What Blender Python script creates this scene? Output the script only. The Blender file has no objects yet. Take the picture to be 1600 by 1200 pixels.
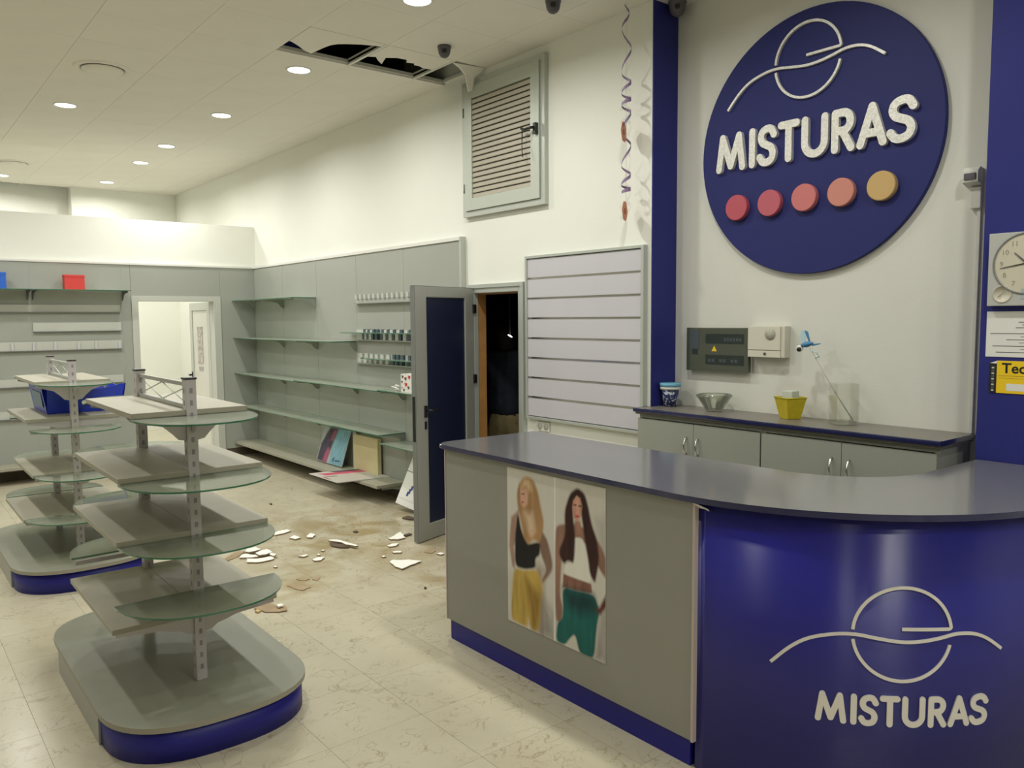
import bpy, bmesh, math, random
import numpy as np
from mathutils import Vector, Matrix
random.seed(7)
C = bpy.context.scene.collection
PI = math.pi
# ------------------------------------------------------------------ camera
cam = bpy.data.objects.new('camera', bpy.data.cameras.new('camera')); C.objects.link(cam)
_r = Vector((0.77820937, -0.62795985, -0.00752335)); _u = Vector((0.05719555, 0.05894035, 0.99662165)); _f = Vector((0.62539495, 0.77601061, -0.08178444))
cam.matrix_world = Matrix(((_r.x, _u.x, -_f.x, 0), (_r.y, _u.y, -_f.y, 0), (_r.z, _u.z, -_f.z, 1.7), (0, 0, 0, 1)))
cam.data.sensor_width = 36; cam.data.lens = 1250.35 / 1600 * 36; cam.data.clip_start = .05
bpy.context.scene.camera = cam
# ------------------------------------------------------------------ world and exposure
w = bpy.data.worlds.new('night'); bpy.context.scene.world = w; w.use_nodes = True
w.node_tree.nodes['Background'].inputs[0].default_value = (.05, .055, .07, 1); w.node_tree.nodes['Background'].inputs[1].default_value = .3
vs = bpy.context.scene.view_settings
vs.view_transform = 'Standard'; vs.look = 'None'; vs.exposure = 0; vs.gamma = 1; vs.use_curve_mapping = False
LAMP_W = 20
LAMP_COL = (1.0, .99, .925)
# ------------------------------------------------------------------ materials
MATS = {}
def mat(name, col, rough=.5, metal=0, noise=None, bump=None, spec=.5, coat=0, emit=None, wear=None):
    """noise=(scale, amount) colour variation; bump=(scale, strength)"""
    if name in MATS: return MATS[name]
    m = bpy.data.materials.new(name); m.use_nodes = True; nt = m.node_tree; b = nt.nodes['Principled BSDF']
    b.inputs['Base Color'].default_value = (*col, 1); b.inputs['Roughness'].default_value = rough
    b.inputs['Metallic'].default_value = metal; b.inputs['Specular IOR Level'].default_value = spec
    b.inputs['Coat Weight'].default_value = coat; b.inputs['Coat Roughness'].default_value = .12
    tc = nt.nodes.new('ShaderNodeTexCoord')
    if noise:
        n = nt.nodes.new('ShaderNodeTexNoise'); n.inputs['Scale'].default_value = noise[0]; n.inputs['Detail'].default_value = 5
        mp = nt.nodes.new('ShaderNodeMapRange'); mp.inputs[1].default_value = .3; mp.inputs[2].default_value = .7
        mp.inputs[3].default_value = 1 - noise[1]; mp.inputs[4].default_value = 1 + noise[1]
        mx = nt.nodes.new('ShaderNodeVectorMath'); mx.operation = 'SCALE'; mx.inputs[0].default_value = col
        nt.links.new(tc.outputs['Object'], n.inputs['Vector']); nt.links.new(n.outputs['Fac'], mp.inputs[0])
        nt.links.new(mp.outputs[0], mx.inputs['Scale']); nt.links.new(mx.outputs[0], b.inputs['Base Color'])
    if bump:
        n = nt.nodes.new('ShaderNodeTexNoise'); n.inputs['Scale'].default_value = bump[0]; n.inputs['Detail'].default_value = 4
        bp = nt.nodes.new('ShaderNodeBump'); bp.inputs['Strength'].default_value = bump[1]; bp.inputs['Distance'].default_value = .01
        nt.links.new(tc.outputs['Object'], n.inputs['Vector']); nt.links.new(n.outputs['Fac'], bp.inputs['Height'])
        nt.links.new(bp.outputs[0], b.inputs['Normal'])
    if emit:
        b.inputs['Emission Color'].default_value = (*emit[0], 1); b.inputs['Emission Strength'].default_value = emit[1]
    MATS[name] = m; return m
def glass_mat(name, tint, fac=.12, rough=.03, refl=1):
    m = bpy.data.materials.new(name); m.use_nodes = True; nt = m.node_tree; nt.nodes.clear()
    out = nt.nodes.new('ShaderNodeOutputMaterial'); tr = nt.nodes.new('ShaderNodeBsdfTransparent'); tr.inputs[0].default_value = (*tint, 1)
    gl = nt.nodes.new('ShaderNodeBsdfGlossy'); gl.inputs['Roughness'].default_value = rough
    fr = nt.nodes.new('ShaderNodeFresnel'); fr.inputs[0].default_value = 1.5
    mx = nt.nodes.new('ShaderNodeMixShader'); ml = nt.nodes.new('ShaderNodeMath'); ml.operation = 'MULTIPLY'; ml.inputs[1].default_value = refl; nt.links.new(fr.outputs[0], ml.inputs[0]); nt.links.new(ml.outputs[0], mx.inputs[0]); nt.links.new(tr.outputs[0], mx.inputs[1]); nt.links.new(gl.outputs[0], mx.inputs[2])
    # dusty film that scatters a little of the light
    df = nt.nodes.new('ShaderNodeBsdfDiffuse'); df.inputs[0].default_value = (.62, .66, .56, 1)
    m2 = nt.nodes.new('ShaderNodeMixShader'); m2.inputs[0].default_value = fac
    nt.links.new(mx.outputs[0], m2.inputs[1]); nt.links.new(df.outputs[0], m2.inputs[2]); nt.links.new(m2.outputs[0], out.inputs[0])
    MATS[name] = m; return m

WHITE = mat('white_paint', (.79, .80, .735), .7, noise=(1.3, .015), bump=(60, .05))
WHITE2 = mat('white_paint_dimmed', (.66, .66, .60), .65, noise=(1.1, .02), bump=(60, .05))  # white darkened to paint the dimmer alcove; small fittings use it too
GREY = mat('grey_laminate', (.34, .355, .32), .42, noise=(2.0, .03))
GREYC = mat('grey_counter_laminate', (.30, .292, .258), .45, noise=(3.0, .02))
GREYB = mat('grey_cabinet_laminate', (.30, .31, .27), .45, noise=(3.0, .02))
BLUE = mat('blue_laminate', (.011, .011, .22), .40, spec=.4)
BLUEC = mat('blue_bent_laminate', (.011, .011, .22), .36, spec=.7)
_n = BLUEC.node_tree; _t = _n.nodes.new('ShaderNodeCombineXYZ'); _t.inputs[2].default_value = 1; _b = _n.nodes['Principled BSDF']
_n.links.new(_t.outputs[0], _b.inputs['Tangent']); _b.inputs['Anisotropic'].default_value = 1.0; _b.inputs['Anisotropic Rotation'].default_value = 0
BLUEP = mat('blue_paint', (.020, .024, .175), .55, spec=.3, noise=(3, .04), bump=(50, .05))
BLUES = mat('blue_sign_paint', (.017, .021, .13), .6, spec=.3, noise=(3, .04))
TOP = mat('navy_polished_top', (.15, .15, .158), .17, noise=(40, .1), coat=.35)
TOP2 = mat('grey_brown_top', (.17, .155, .13), .35, noise=(20, .05))
NAVYEDGE = mat('navy_edge', (.012, .015, .075), .14, coat=.6)
BOARD = mat('shelf_board', (.335, .32, .25), .5, noise=(6, .04))
BOARDE = mat('shelf_board_edge', (.33, .31, .25), .5)
DECK = mat('gondola_deck', (.25, .255, .205), .45, noise=(5, .04))
STEEL = mat('lilac_grey_steel', (.50, .47, .47), .45, metal=.15)
STEELD = mat('dark_grey_steel', (.22, .23, .22), .5, metal=.3)
ALU = mat('aluminium_profile', (.50, .53, .49), .38, metal=.35)
ALUD = mat('aluminium_dull', (.38, .385, .35), .45, metal=.25)
CHROME = mat('chrome', (.75, .74, .70), .18, metal=1)
SILVER = mat('brushed_silver', (.72, .71, .66), .42, metal=.25, noise=(90, .18), bump=(120, .15))
SILVER2 = mat('satin_silver', (.82, .79, .76), .35, metal=.35)
BLACK = mat('black_plastic', (.012, .012, .013), .4)
DGREY = mat('dark_grey_plastic', (.09, .085, .10), .45)
NAVYP = mat('navy_door_panel', (.010, .014, .042), .4)
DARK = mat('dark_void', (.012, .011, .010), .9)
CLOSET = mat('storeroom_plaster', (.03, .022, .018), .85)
WOOD = mat('orange_wood', (.42, .21, .07), .5, noise=(8, .12))
TILEC = mat('ceiling_tile_paint', (.76, .735, .67), .85, noise=(3, .02), bump=(90, .12))
TBAR = mat('white_grid_bar', (.66, .66, .60), .5)
SLAT = mat('slatwall_board', (.55, .54, .585), .35, noise=(3, .02))
CREAM = mat('cream_louvre', (.43, .395, .32), .45, noise=(4, .03))
BROWN = mat('shade_and_floor_brown', (.10, .08, .055), .8, noise=(5, .2))  # dark brown for painted shade under the bottom shelves, and the storeroom floor
GLASS = glass_mat('green_tinted_glass', (.90, .915, .83), .2)
WGLASS = glass_mat('wall_shelf_glass', (.84, .92, .84), .26)
GEDGE = mat('green_glass_edge', (.03, .16, .085), .15, coat=.5)
CLEAR = glass_mat('clear_glass', (.97, .975, .96), .02, .03, .35)
PLASTER = mat('broken_plaster', (.86, .85, .78), .8, bump=(40, .3))
BROKEN = mat('broken_plaster_core', (.33, .25, .15), .9, bump=(40, .4))
TAN = mat('damp_cardboard', (.33, .245, .15), .85, noise=(12, .15))
OCHRE = mat('ochre_chip', (.55, .42, .18), .8)
DWOOD = mat('dark_splinter', (.10, .07, .045), .8)
PAPER = mat('white_paper', (.72, .72, .68), .6)
INK = mat('grey_ink', (.10, .10, .10), .6)
LGREY = mat('pale_grey_plastic', (.50, .515, .47), .5)

def floor_mat():
    m = bpy.data.materials.new('cream_marble_tile'); m.use_nodes = True; nt = m.node_tree; N = nt.nodes; L = nt.links
    b = N['Principled BSDF']; b.inputs['Roughness'].default_value = .22; b.inputs['Specular IOR Level'].default_value = .35
    g = N.new('ShaderNodeNewGeometry'); oi = N.new('ShaderNodeObjectInfo')
    sc = N.new('ShaderNodeVectorMath'); sc.operation = 'SCALE'; sc.inputs[0].default_value = (13, 29, 7)
    L.new(oi.outputs['Random'], sc.inputs['Scale'])
    ad = N.new('ShaderNodeVectorMath'); ad.operation = 'ADD'; L.new(g.outputs['Position'], ad.inputs[0]); L.new(sc.outputs[0], ad.inputs[1])
    def noise(scale, det, src, dist=0):
        n = N.new('ShaderNodeTexNoise'); n.inputs['Scale'].default_value = scale; n.inputs['Detail'].default_value = det; n.inputs['Distortion'].default_value = dist
        L.new(src, n.inputs['Vector']); return n.outputs['Fac']
    def ramp(src, *st):
        r = N.new('ShaderNodeValToRGB'); e = r.color_ramp.elements
        e[0].position, e[0].color = st[0][0], (*([st[0][1]] * 3), 1); e[1].position, e[1].color = st[-1][0], (*([st[-1][1]] * 3), 1)
        for p, v in st[1:-1]:
            q = e.new(p); q.color = (v, v, v, 1)
        L.new(src, r.inputs[0]); return r.outputs[0]
    vein = ramp(noise(6.5, 7, ad.outputs[0], 1.2), (.484, 0), (.498, 1), (.502, 1), (.518, 0))
    vein2 = ramp(noise(15, 5, ad.outputs[0], .8), (.485, 0), (.5, .7), (.515, 0))
    patch = ramp(noise(9, 3, ad.outputs[0]), (.42, 0), (.62, 1))
    mul = N.new('ShaderNodeMath'); mul.operation = 'MULTIPLY'; mx = N.new('ShaderNodeMath'); mx.operation = 'MAXIMUM'
    L.new(vein, mx.inputs[0]); L.new(vein2, mx.inputs[1]); L.new(mx.outputs[0], mul.inputs[0]); L.new(patch, mul.inputs[1])
    cloud = ramp(noise(2.2, 4, ad.outputs[0]), (.3, 0), (.7, 1))
    def mixc(fac, a, c):
        k = N.new('ShaderNodeMix'); k.data_type = 'RGBA'
        if isinstance(a, tuple): k.inputs[6].default_value = (*a, 1)
        else: L.new(a, k.inputs[6])
        k.inputs[7].default_value = (*c, 1); L.new(fac, k.inputs[0]); return k.outputs[2]
    c0 = mixc(cloud, (.54, .50, .38), (.49, .445, .33))
    sp = N.new('ShaderNodeMath'); sp.operation = 'MULTIPLY'; sp.inputs[1].default_value = .6; L.new(mul.outputs[0], sp.inputs[0])
    c1 = mixc(sp.outputs[0], c0, (.25, .19, .10))
    # dirt carried in by the water leak: stains on the floor round the fallen plaster
    def blob(cx, cy, rx, ry, amp):
        s = N.new('ShaderNodeVectorMath'); s.operation = 'SUBTRACT'; L.new(g.outputs['Position'], s.inputs[0]); s.inputs[1].default_value = (cx, cy, 0)
        d = N.new('ShaderNodeVectorMath'); d.operation = 'MULTIPLY'; L.new(s.outputs[0], d.inputs[0]); d.inputs[1].default_value = (1 / rx, 1 / ry, 0)
        l = N.new('ShaderNodeVectorMath'); l.operation = 'LENGTH'; L.new(d.outputs[0], l.inputs[0])
        r = N.new('ShaderNodeMapRange'); r.inputs[1].default_value = 1; r.inputs[2].default_value = .2; r.inputs[3].default_value = 0; r.inputs[4].default_value = amp
        L.new(l.outputs['Value'], r.inputs[0]); return r.outputs[0]
    bl = blob(2.9, 5.6, 1.2, 1.6, .9)
    for a in ((3.3, 5.9, .6, .8, 1.0), (2.9, 4.25, .45, .35, .9), (2.05, 4.8, .5, .4, .8), (2.4, 5.1, .8, .5, .7)):
        k = N.new('ShaderNodeMath'); k.operation = 'MAXIMUM'; L.new(bl, k.inputs[0]); L.new(blob(*a), k.inputs[1]); bl = k.outputs[0]
    st = ramp(noise(3.4, 7, g.outputs['Position'], .8), (.40, 0), (.64, 1))
    k = N.new('ShaderNodeMath'); k.operation = 'MULTIPLY'; L.new(bl, k.inputs[0]); L.new(st, k.inputs[1])
    c2 = mixc(k.outputs[0], c1, (.33, .255, .125))
    L.new(c2, b.inputs['Base Color']); MATS['floor'] = m; return m
FLOOR = floor_mat()
GROUT = mat('tile_grout', (.36, .30, .20), .9)

# ------------------------------------------------------------------ mesh helpers
class MB:
    """collects shapes in world coordinates; mats are slot indices"""
    def __init__(s): s.bm = bmesh.new()
    def box(s, x0, x1, y0, y1, z0, z1, bev=0, mi=0):
        t = bmesh.new(); v = [t.verts.new(p) for p in ((x0, y0, z0), (x1, y0, z0), (x1, y1, z0), (x0, y1, z0), (x0, y0, z1), (x1, y0, z1), (x1, y1, z1), (x0, y1, z1))]
        for f in ((3, 2, 1, 0), (4, 5, 6, 7), (0, 1, 5, 4), (1, 2, 6, 5), (2, 3, 7, 6), (3, 0, 4, 7)): t.faces.new([v[i] for i in f])
        if bev: bmesh.ops.bevel(t, geom=t.edges[:], offset=bev, segments=2, affect='EDGES', profile=.7)
        s.merge(t, mi); return s
    def merge(s, t, mi=0):
        mp = {v: s.bm.verts.new(v.co) for v in t.verts}
        for f in t.faces:
            try: q = s.bm.faces.new([mp[v] for v in f.verts]); q.material_index = mi if mi is not None else f.material_index; q.smooth = f.smooth
            except ValueError: pass
        t.free()
    def raw(s, verts, faces, mi=0, smooth=False):
        vs_ = [s.bm.verts.new(p) for p in verts]
        for f in faces:
            try: q = s.bm.faces.new([vs_[i] for i in f]); q.material_index = mi; q.smooth = smooth
            except ValueError: pass
        return s
    def prism(s, poly, z0, z1, side=0, cap=0, fn=None, smooth=False):
        """poly: 2-D outline; fn(u, v, h) -> 3-D (default x, y, z)"""
        fn = fn or (lambda u, v, h: (u, v, h)); n = len(poly)
        a = [s.bm.verts.new(fn(*p, z0)) for p in poly]; b = [s.bm.verts.new(fn(*p, z1)) for p in poly]
        for vs_, flip in ((a, True), (b, False)):
            q = s.bm.faces.new(vs_[::-1] if flip else vs_); q.material_index = cap
        for i in range(n):
            j = (i + 1) % n; q = s.bm.faces.new((a[i], a[j], b[j], b[i])); q.material_index = side; q.smooth = smooth
        return s
    def tube(s, pts, r, n=8, mi=0, smooth=True, cap=True, r2=None, flat=None):
        pts = [Vector(p) for p in pts]; rings = []; up = Vector((0, 0, 1))
        for i, p in enumerate(pts):
            d = (pts[min(i + 1, len(pts) - 1)] - pts[max(i - 1, 0)]).normalized()
            a = d.cross(up); a = a.normalized() if a.length > 1e-3 else Vector((1, 0, 0))
            b = d.cross(a).normalized(); rr = r if r2 is None else r + (r2 - r) * i / (len(pts) - 1)
            rings.append([s.bm.verts.new(p + (a * math.cos(t * 2 * PI / n) + b * math.sin(t * 2 * PI / n)) * rr) for t in range(n)])
        for A, B in zip(rings, rings[1:]):
            for t in range(n):
                q = s.bm.faces.new((A[t], A[(t + 1) % n], B[(t + 1) % n], B[t])); q.smooth = smooth; q.material_index = mi
        if cap:
            for R_ in (rings[0], rings[-1]):
                q = s.bm.faces.new(R_); q.material_index = mi
        return s
    def lathe(s, prof, cx, cy, z0=0, n=24, mi=0, smooth=True, fn=None, square=False):
        """prof: (r, z) from one end to the other"""
        rings = []
        for r, z in prof:
            if r < 1e-5: rings.append([s.bm.verts.new((cx, cy, z0 + z))]); continue
            rings.append([s.bm.verts.new((cx + r * math.cos(2 * PI * t / n), cy + r * math.sin(2 * PI * t / n), z0 + z)) for t in range(n)])
        for A, B in zip(rings, rings[1:]):
            for t in range(n):
                u = (t + 1) % n
                vs_ = [A[t % len(A)], A[u % len(A)], B[u % len(B)], B[t % len(B)]]
                vs_ = list(dict.fromkeys(vs_))
                if len(vs_) > 2:
                    q = s.bm.faces.new(vs_); q.smooth = smooth; q.material_index = mi
        return s
    def xf(s, M):
        bmesh.ops.transform(s.bm, matrix=M, verts=s.bm.verts); return s
def wpos(o): 
    p = Vector((0, 0, 0))
    while o: p += o.location; o = o.parent
    return p
def obj(name, mb, m, parent=None, loc=None, label=None):
    me = bpy.data.meshes.new(name)
    bmesh.ops.recalc_face_normals(mb.bm, faces=mb.bm.faces)
    if parent is None and loc is None:
        vs_ = [v.co for v in mb.bm.verts]
        loc = (sum(v.x for v in vs_) / len(vs_), sum(v.y for v in vs_) / len(vs_), min(v.z for v in vs_))
    off = wpos(parent) if parent else Vector((0, 0, 0))
    loc = Vector(loc) if loc is not None else Vector((0, 0, 0)); 
    if parent is not None and loc.length: loc = loc - off
    bmesh.ops.translate(mb.bm, vec=-(off + loc), verts=mb.bm.verts)
    mb.bm.to_mesh(me); mb.bm.free()
    for q in (m if isinstance(m, (list, tuple)) else [m]): me.materials.append(q)
    o = bpy.data.objects.new(name, me); o.location = loc; C.objects.link(o); o.parent = parent
    if label: o['label'] = label
    return o
def thing(name, label, cat, loc=(0, 0, 0), group=None):
    o = bpy.data.objects.new(name, None); C.objects.link(o); o.location = loc; o.empty_display_size = .1
    o['label'] = label; o['category'] = cat
    if group: o['group'] = group
    return o
def tag(o, label, cat, group=None):
    o['label'] = label; o['category'] = cat
    if group: o['group'] = group
    return o
def struct(o, label, cat): o['kind'] = 'structure'; o['label'] = label; o['category'] = cat; return o
def holder(name, label, cat, loc=(0, 0, 0)): return struct(thing(name, label, cat, loc), label, cat)
def copy_tree(o, parent=None):
    c = o.copy(); C.objects.link(c); c.parent = parent
    for ch in list(o.children): copy_tree(ch, c)
    return c
def dup(o, loc, parent=None):
    c = o.copy(); C.objects.link(c); c.location = loc; c.parent = parent; return c
def B(*a, **k): return MB().box(*a, **k)
POSTER=[
 ((.42,.40,.37),[(0.922,0.811),(1.016,0.837),(1.017,0.57),(0.954,0.597)],0.05),
 ((.30,.28,.26),[(0.366,0.257),(0.513,0.14),(0.512,-0.007),(0.354,0.005)],0.05),
 ((.30,.27,.26),[(0.954,0.274),(1.017,0.33),(1.018,0.003),(0.907,0.006)],0.05),
 ((.55,.52,.47),[(0.021,0.337),(0.073,0.348),(0.047,0.021),(0.022,-0.003)],0.03),
 ((.30,.24,.20),[(0.31,0.432),(0.404,0.419),(0.392,-0.001),(0.335,-0.0)],0.04),
 ((.22,.135,.10),[(0.373,0.663),(0.446,0.601),(0.497,0.471),(0.482,0.414),(0.385,0.321),(0.378,0.348),(0.434,0.42),(0.379,0.496),(0.34,0.581)],0.012),
 ((.33,.21,.16),[(0.128,0.738),(0.047,0.685),(0.017,0.497),(0.052,0.367),(0.083,0.348),(0.082,0.419),(0.071,0.496),(0.137,0.61)],0.012),
 ((.012,.011,.011),[(0.122,0.731),(0.086,0.567),(0.083,0.371),(0.193,0.372),(0.314,0.405),(0.311,0.465),(0.36,0.497),(0.365,0.586),(0.234,0.539),(0.157,0.614)],0.01),
 ((.50,.34,.08),[(0.073,0.358),(0.051,0.252),(0.031,0.016),(0.119,0.005),(0.229,0.008),(0.225,0.083),(0.248,0.01),(0.345,0.006),(0.375,0.215),(0.389,0.317),(0.333,0.402),(0.193,0.365)],0.012),
 ((.30,.18,.04),[(0.193,0.329),(0.29,0.284),(0.356,0.211),(0.335,0.028),(0.277,0.012),(0.249,0.129)],0.03),
 ((.38,.22,.10),[(0.22,0.967),(0.296,0.955),(0.343,0.886),(0.37,0.804),(0.403,0.723),(0.397,0.657),(0.359,0.568),(0.293,0.583),(0.234,0.533),(0.176,0.584),(0.148,0.69),(0.119,0.764),(0.11,0.841),(0.141,0.923)],0.012),
 ((.58,.40,.24),[(0.19,0.952),(0.258,0.956),(0.277,0.887),(0.238,0.871),(0.219,0.901),(0.16,0.882)],0.02),
 ((.62,.46,.32),[(0.197,0.732),(0.285,0.746),(0.312,0.642),(0.274,0.602),(0.235,0.628)],0.03),
 ((.58,.34,.24),[(0.15,0.869),(0.215,0.889),(0.238,0.849),(0.231,0.793),(0.188,0.762),(0.151,0.791)],0.008),
 ((.08,.04,.03),[(0.163,0.851),(0.195,0.856),(0.195,0.849),(0.163,0.844)],0.004),
 ((.35,.08,.07),[(0.159,0.799),(0.19,0.804),(0.186,0.794),(0.163,0.79)],0.004),
 ((.86,.84,.78),[(0.513,1.006),(0.525,1.005),(0.521,-0.001),(0.506,-0.003)],0.003),
 ((.26,.145,.105),[(0.53,0.702),(0.57,0.724),(0.691,0.751),(0.792,0.748),(0.898,0.716),(0.969,0.66),(1.016,0.58),(1.014,0.48),(0.946,0.535),(0.89,0.584),(0.858,0.668),(0.596,0.619),(0.583,0.478),(0.568,0.305),(0.599,0.216),(0.585,0.137),(0.527,0.122),(0.519,0.261),(0.521,0.594)],0.01),
 ((.72,.70,.64),[(0.699,0.67),(0.784,0.685),(0.822,0.631),(0.858,0.536),(0.874,0.432),(0.741,0.433),(0.604,0.435),(0.625,0.498),(0.682,0.52)],0.008),
 ((.22,.105,.075),[(0.604,0.433),(0.741,0.431),(0.871,0.432),(0.882,0.379),(0.741,0.361),(0.594,0.351)],0.006),
 ((.010,.115,.105),[(0.594,0.354),(0.741,0.361),(0.898,0.377),(0.95,0.291),(0.918,0.183),(0.899,0.003),(0.825,-0.006),(0.758,-0.001),(0.719,0.098),(0.672,0.065),(0.619,0.002),(0.526,0.003),(0.54,0.12),(0.588,0.154),(0.599,0.205)],0.008),
 ((.008,.045,.05),[(0.603,0.345),(0.89,0.37),(0.93,0.289),(0.775,0.229),(0.638,0.247)],0.04),
 ((.11,.035,.03),[(0.946,0.313),(1.009,0.407),(1.02,0.341),(0.954,0.272),(0.903,0.292)],0.012),
 ((.04,.015,.014),[(0.742,0.97),(0.809,0.944),(0.841,0.878),(0.877,0.773),(0.922,0.701),(0.946,0.595),(0.922,0.499),(0.906,0.44),(0.858,0.485),(0.841,0.574),(0.808,0.68),(0.784,0.798),(0.742,0.934),(0.7,0.856),(0.7,0.783),(0.722,0.663),(0.708,0.515),(0.656,0.525),(0.604,0.491),(0.551,0.557),(0.625,0.666),(0.614,0.811),(0.666,0.923)],0.01),
 ((.52,.27,.20),[(0.7,0.887),(0.734,0.917),(0.767,0.912),(0.787,0.869),(0.775,0.806),(0.742,0.768),(0.705,0.789),(0.691,0.844)],0.007),
 ((.36,.18,.13),[(0.717,0.771),(0.767,0.779),(0.784,0.695),(0.725,0.685)],0.008),
 ((.05,.02,.02),[(0.705,0.867),(0.732,0.869),(0.732,0.861),(0.705,0.859)],0.004),
 ((.05,.02,.02),[(0.752,0.869),(0.782,0.871),(0.782,0.862),(0.752,0.861)],0.004),
 ((.45,.06,.06),[(0.722,0.806),(0.759,0.808),(0.752,0.794),(0.725,0.794)],0.004),
]
DEBRIS=[
 ('w',[(2.435,6.051),(2.483,6.095),(2.564,6.101),(2.578,6.043),(2.514,6.012),(2.419,5.998)]),
 ('w',[(2.473,5.843),(2.531,5.886),(2.551,5.798),(2.496,5.78)]),
 ('w',[(2.609,5.819),(2.662,5.868),(2.67,5.794),(2.62,5.739),(2.59,5.765)]),
 ('w',[(1.985,5.579),(2.033,5.648),(2.065,5.64),(2.098,5.574),(2.102,5.516),(2.051,5.532)]),
 ('w',[(1.99,5.441),(2.018,5.528),(2.081,5.475),(2.187,5.462),(2.171,5.398),(2.067,5.386)]),
 ('w',[(2.193,5.517),(2.211,5.455),(2.181,5.422),(2.171,5.489)]),
 ('b',[(1.87,5.587),(1.926,5.674),(2.027,5.752),(2.076,5.711),(2.01,5.649),(1.917,5.592),(1.872,5.55)]),
 ('w',[(2.326,5.344),(2.382,5.347),(2.395,5.322),(2.352,5.304)]),
 ('w',[(2.37,5.208),(2.426,5.227),(2.462,5.197),(2.411,5.15),(2.365,5.167)]),
 ('d',[(2.652,5.517),(2.711,5.503),(2.738,5.393),(2.715,5.313),(2.66,5.355),(2.632,5.428)]),
 ('w',[(3.056,5.33),(3.222,5.424),(3.168,5.261),(3.096,5.258),(3.054,5.295)]),
 ('w',[(2.95,5.163),(3.002,5.184),(3.051,5.162),(3.001,5.119),(2.946,5.131)]),
 ('w',[(2.894,5.001),(2.93,4.999),(2.956,4.962),(2.933,4.944),(2.893,4.969)]),
 ('w',[(2.755,4.793),(2.796,4.824),(2.889,4.754),(2.936,4.662),(2.832,4.642),(2.74,4.604),(2.732,4.685)]),
 ('w',[(3.119,4.754),(3.159,4.757),(3.163,4.717),(3.127,4.71)]),
 ('b',[(2.009,4.809),(2.053,4.82),(2.091,4.729),(2.118,4.681),(2.049,4.657),(2.022,4.726)]),
 ('b',[(1.688,4.535),(1.79,4.584),(1.812,4.517),(1.854,4.467),(1.83,4.379),(1.785,4.387),(1.72,4.441)]),
 ('w',[(2.091,5.228),(2.107,5.231),(2.116,5.207),(2.097,5.206)]),
 ('w',[(2.444,5.289),(2.465,5.309),(2.467,5.279),(2.452,5.269)]),
 ('w',[(2.514,5.377),(2.538,5.38),(2.538,5.356),(2.519,5.353)]),
 ('w',[(2.781,4.958),(2.801,4.963),(2.81,4.933),(2.782,4.93)]),
 ('o',[(1.678,4.492),(1.695,4.498),(1.704,4.467),(1.682,4.455)]),
 ('b',[(2.11,4.892),(2.15,4.904),(2.181,4.839),(2.137,4.831)]),
 ('b',[(2.187,4.819),(2.238,4.853),(2.246,4.815),(2.202,4.776)]),
 ('w',[(2.058,5.664),(2.097,5.726),(2.159,5.726),(2.173,5.642),(2.122,5.629),(2.073,5.633)]),
 ('w',[(2.103,5.58),(2.158,5.617),(2.206,5.614),(2.207,5.529),(2.147,5.496),(2.103,5.506)]),
 ('w',[(2.656,5.55),(2.694,5.543),(2.718,5.518),(2.737,5.46),(2.75,5.358),(2.766,5.259),(2.737,5.265),(2.71,5.361),(2.711,5.457),(2.676,5.507)]),
 ('d',[(3.476,5.825),(3.554,5.858),(3.575,5.741),(3.535,5.678),(3.497,5.743)]),
 ('d',[(3.203,5.351),(3.267,5.369),(3.269,5.328),(3.203,5.307)]),
 ('d',[(2.951,5.707),(2.984,5.708),(2.98,5.67),(2.952,5.672)]),
 ('b',[(3.09,4.882),(3.167,4.903),(3.171,4.842),(3.115,4.804),(3.087,4.847)]),
 ('d',[(2.657,4.201),(2.674,4.205),(2.668,4.185),(2.654,4.182)]),
 ('d',[(2.822,7.093),(2.843,7.105),(2.838,7.064),(2.819,7.058)]),
]
# ================================================================== STRUCTURE
CZ = 3.65
# ---- floor: slab, individual marble tiles where the picture shows them, the rest joined
fl = holder('floor', 'cream marble tile floor with brown veins and stains round the fallen plaster', 'floor')
obj('screed', B(-4.2, 6.3, -3.4, 13.6, -.12, -.004), GROUT, fl)
P_, X0, Y0, GAP = .435, 1.34, 1.97, .0013
def tile_mb(w_, d_): return B(0, w_ - GAP, 0, d_ - GAP, -.012, 0)
base_t = None; edge_t = None
for j in range(-1, 26):
    for i in range(-3, 6):
        x, y = X0 + i * P_, Y0 + j * P_
        if i == 5 or i == -3 and j > 30: pass
        if x + P_ > 3.9:
            wd = 3.9 - x
            if edge_t is None: edge_t = obj('tile', tile_mb(wd, P_), FLOOR, fl, (x, y, 0)) if False else None
            if edge_t is None:
                edge_t = obj('tile', tile_mb(wd, P_), FLOOR, fl); edge_t.location = (x, y, 0)
            else: dup(edge_t, (x, y, 0), fl)
        else:
            if base_t is None:
                base_t = obj('tile', tile_mb(P_, P_), FLOOR, fl); base_t.location = (x, y, 0)
            else: dup(base_t, (x, y, 0), fl)
m_ = MB()
for j in range(-12, 27):
    for i in range(-12, 11):
        x, y = X0 + i * P_, Y0 + j * P_
        if -3 <= i <= 5 and -1 <= j < 26: continue
        if x > 3.4 and y > 3.2: continue
        m_.box(x, x + P_ - GAP, y, y + P_ - GAP, -.012, 0)
o_ = obj('tile_field', m_, FLOOR, fl); o_['kind'] = 'stuff'
obj('storeroom_floor', B(3.902, 6.2, 4.05, 7.6, -.004, 0), BROWN, fl)
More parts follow.
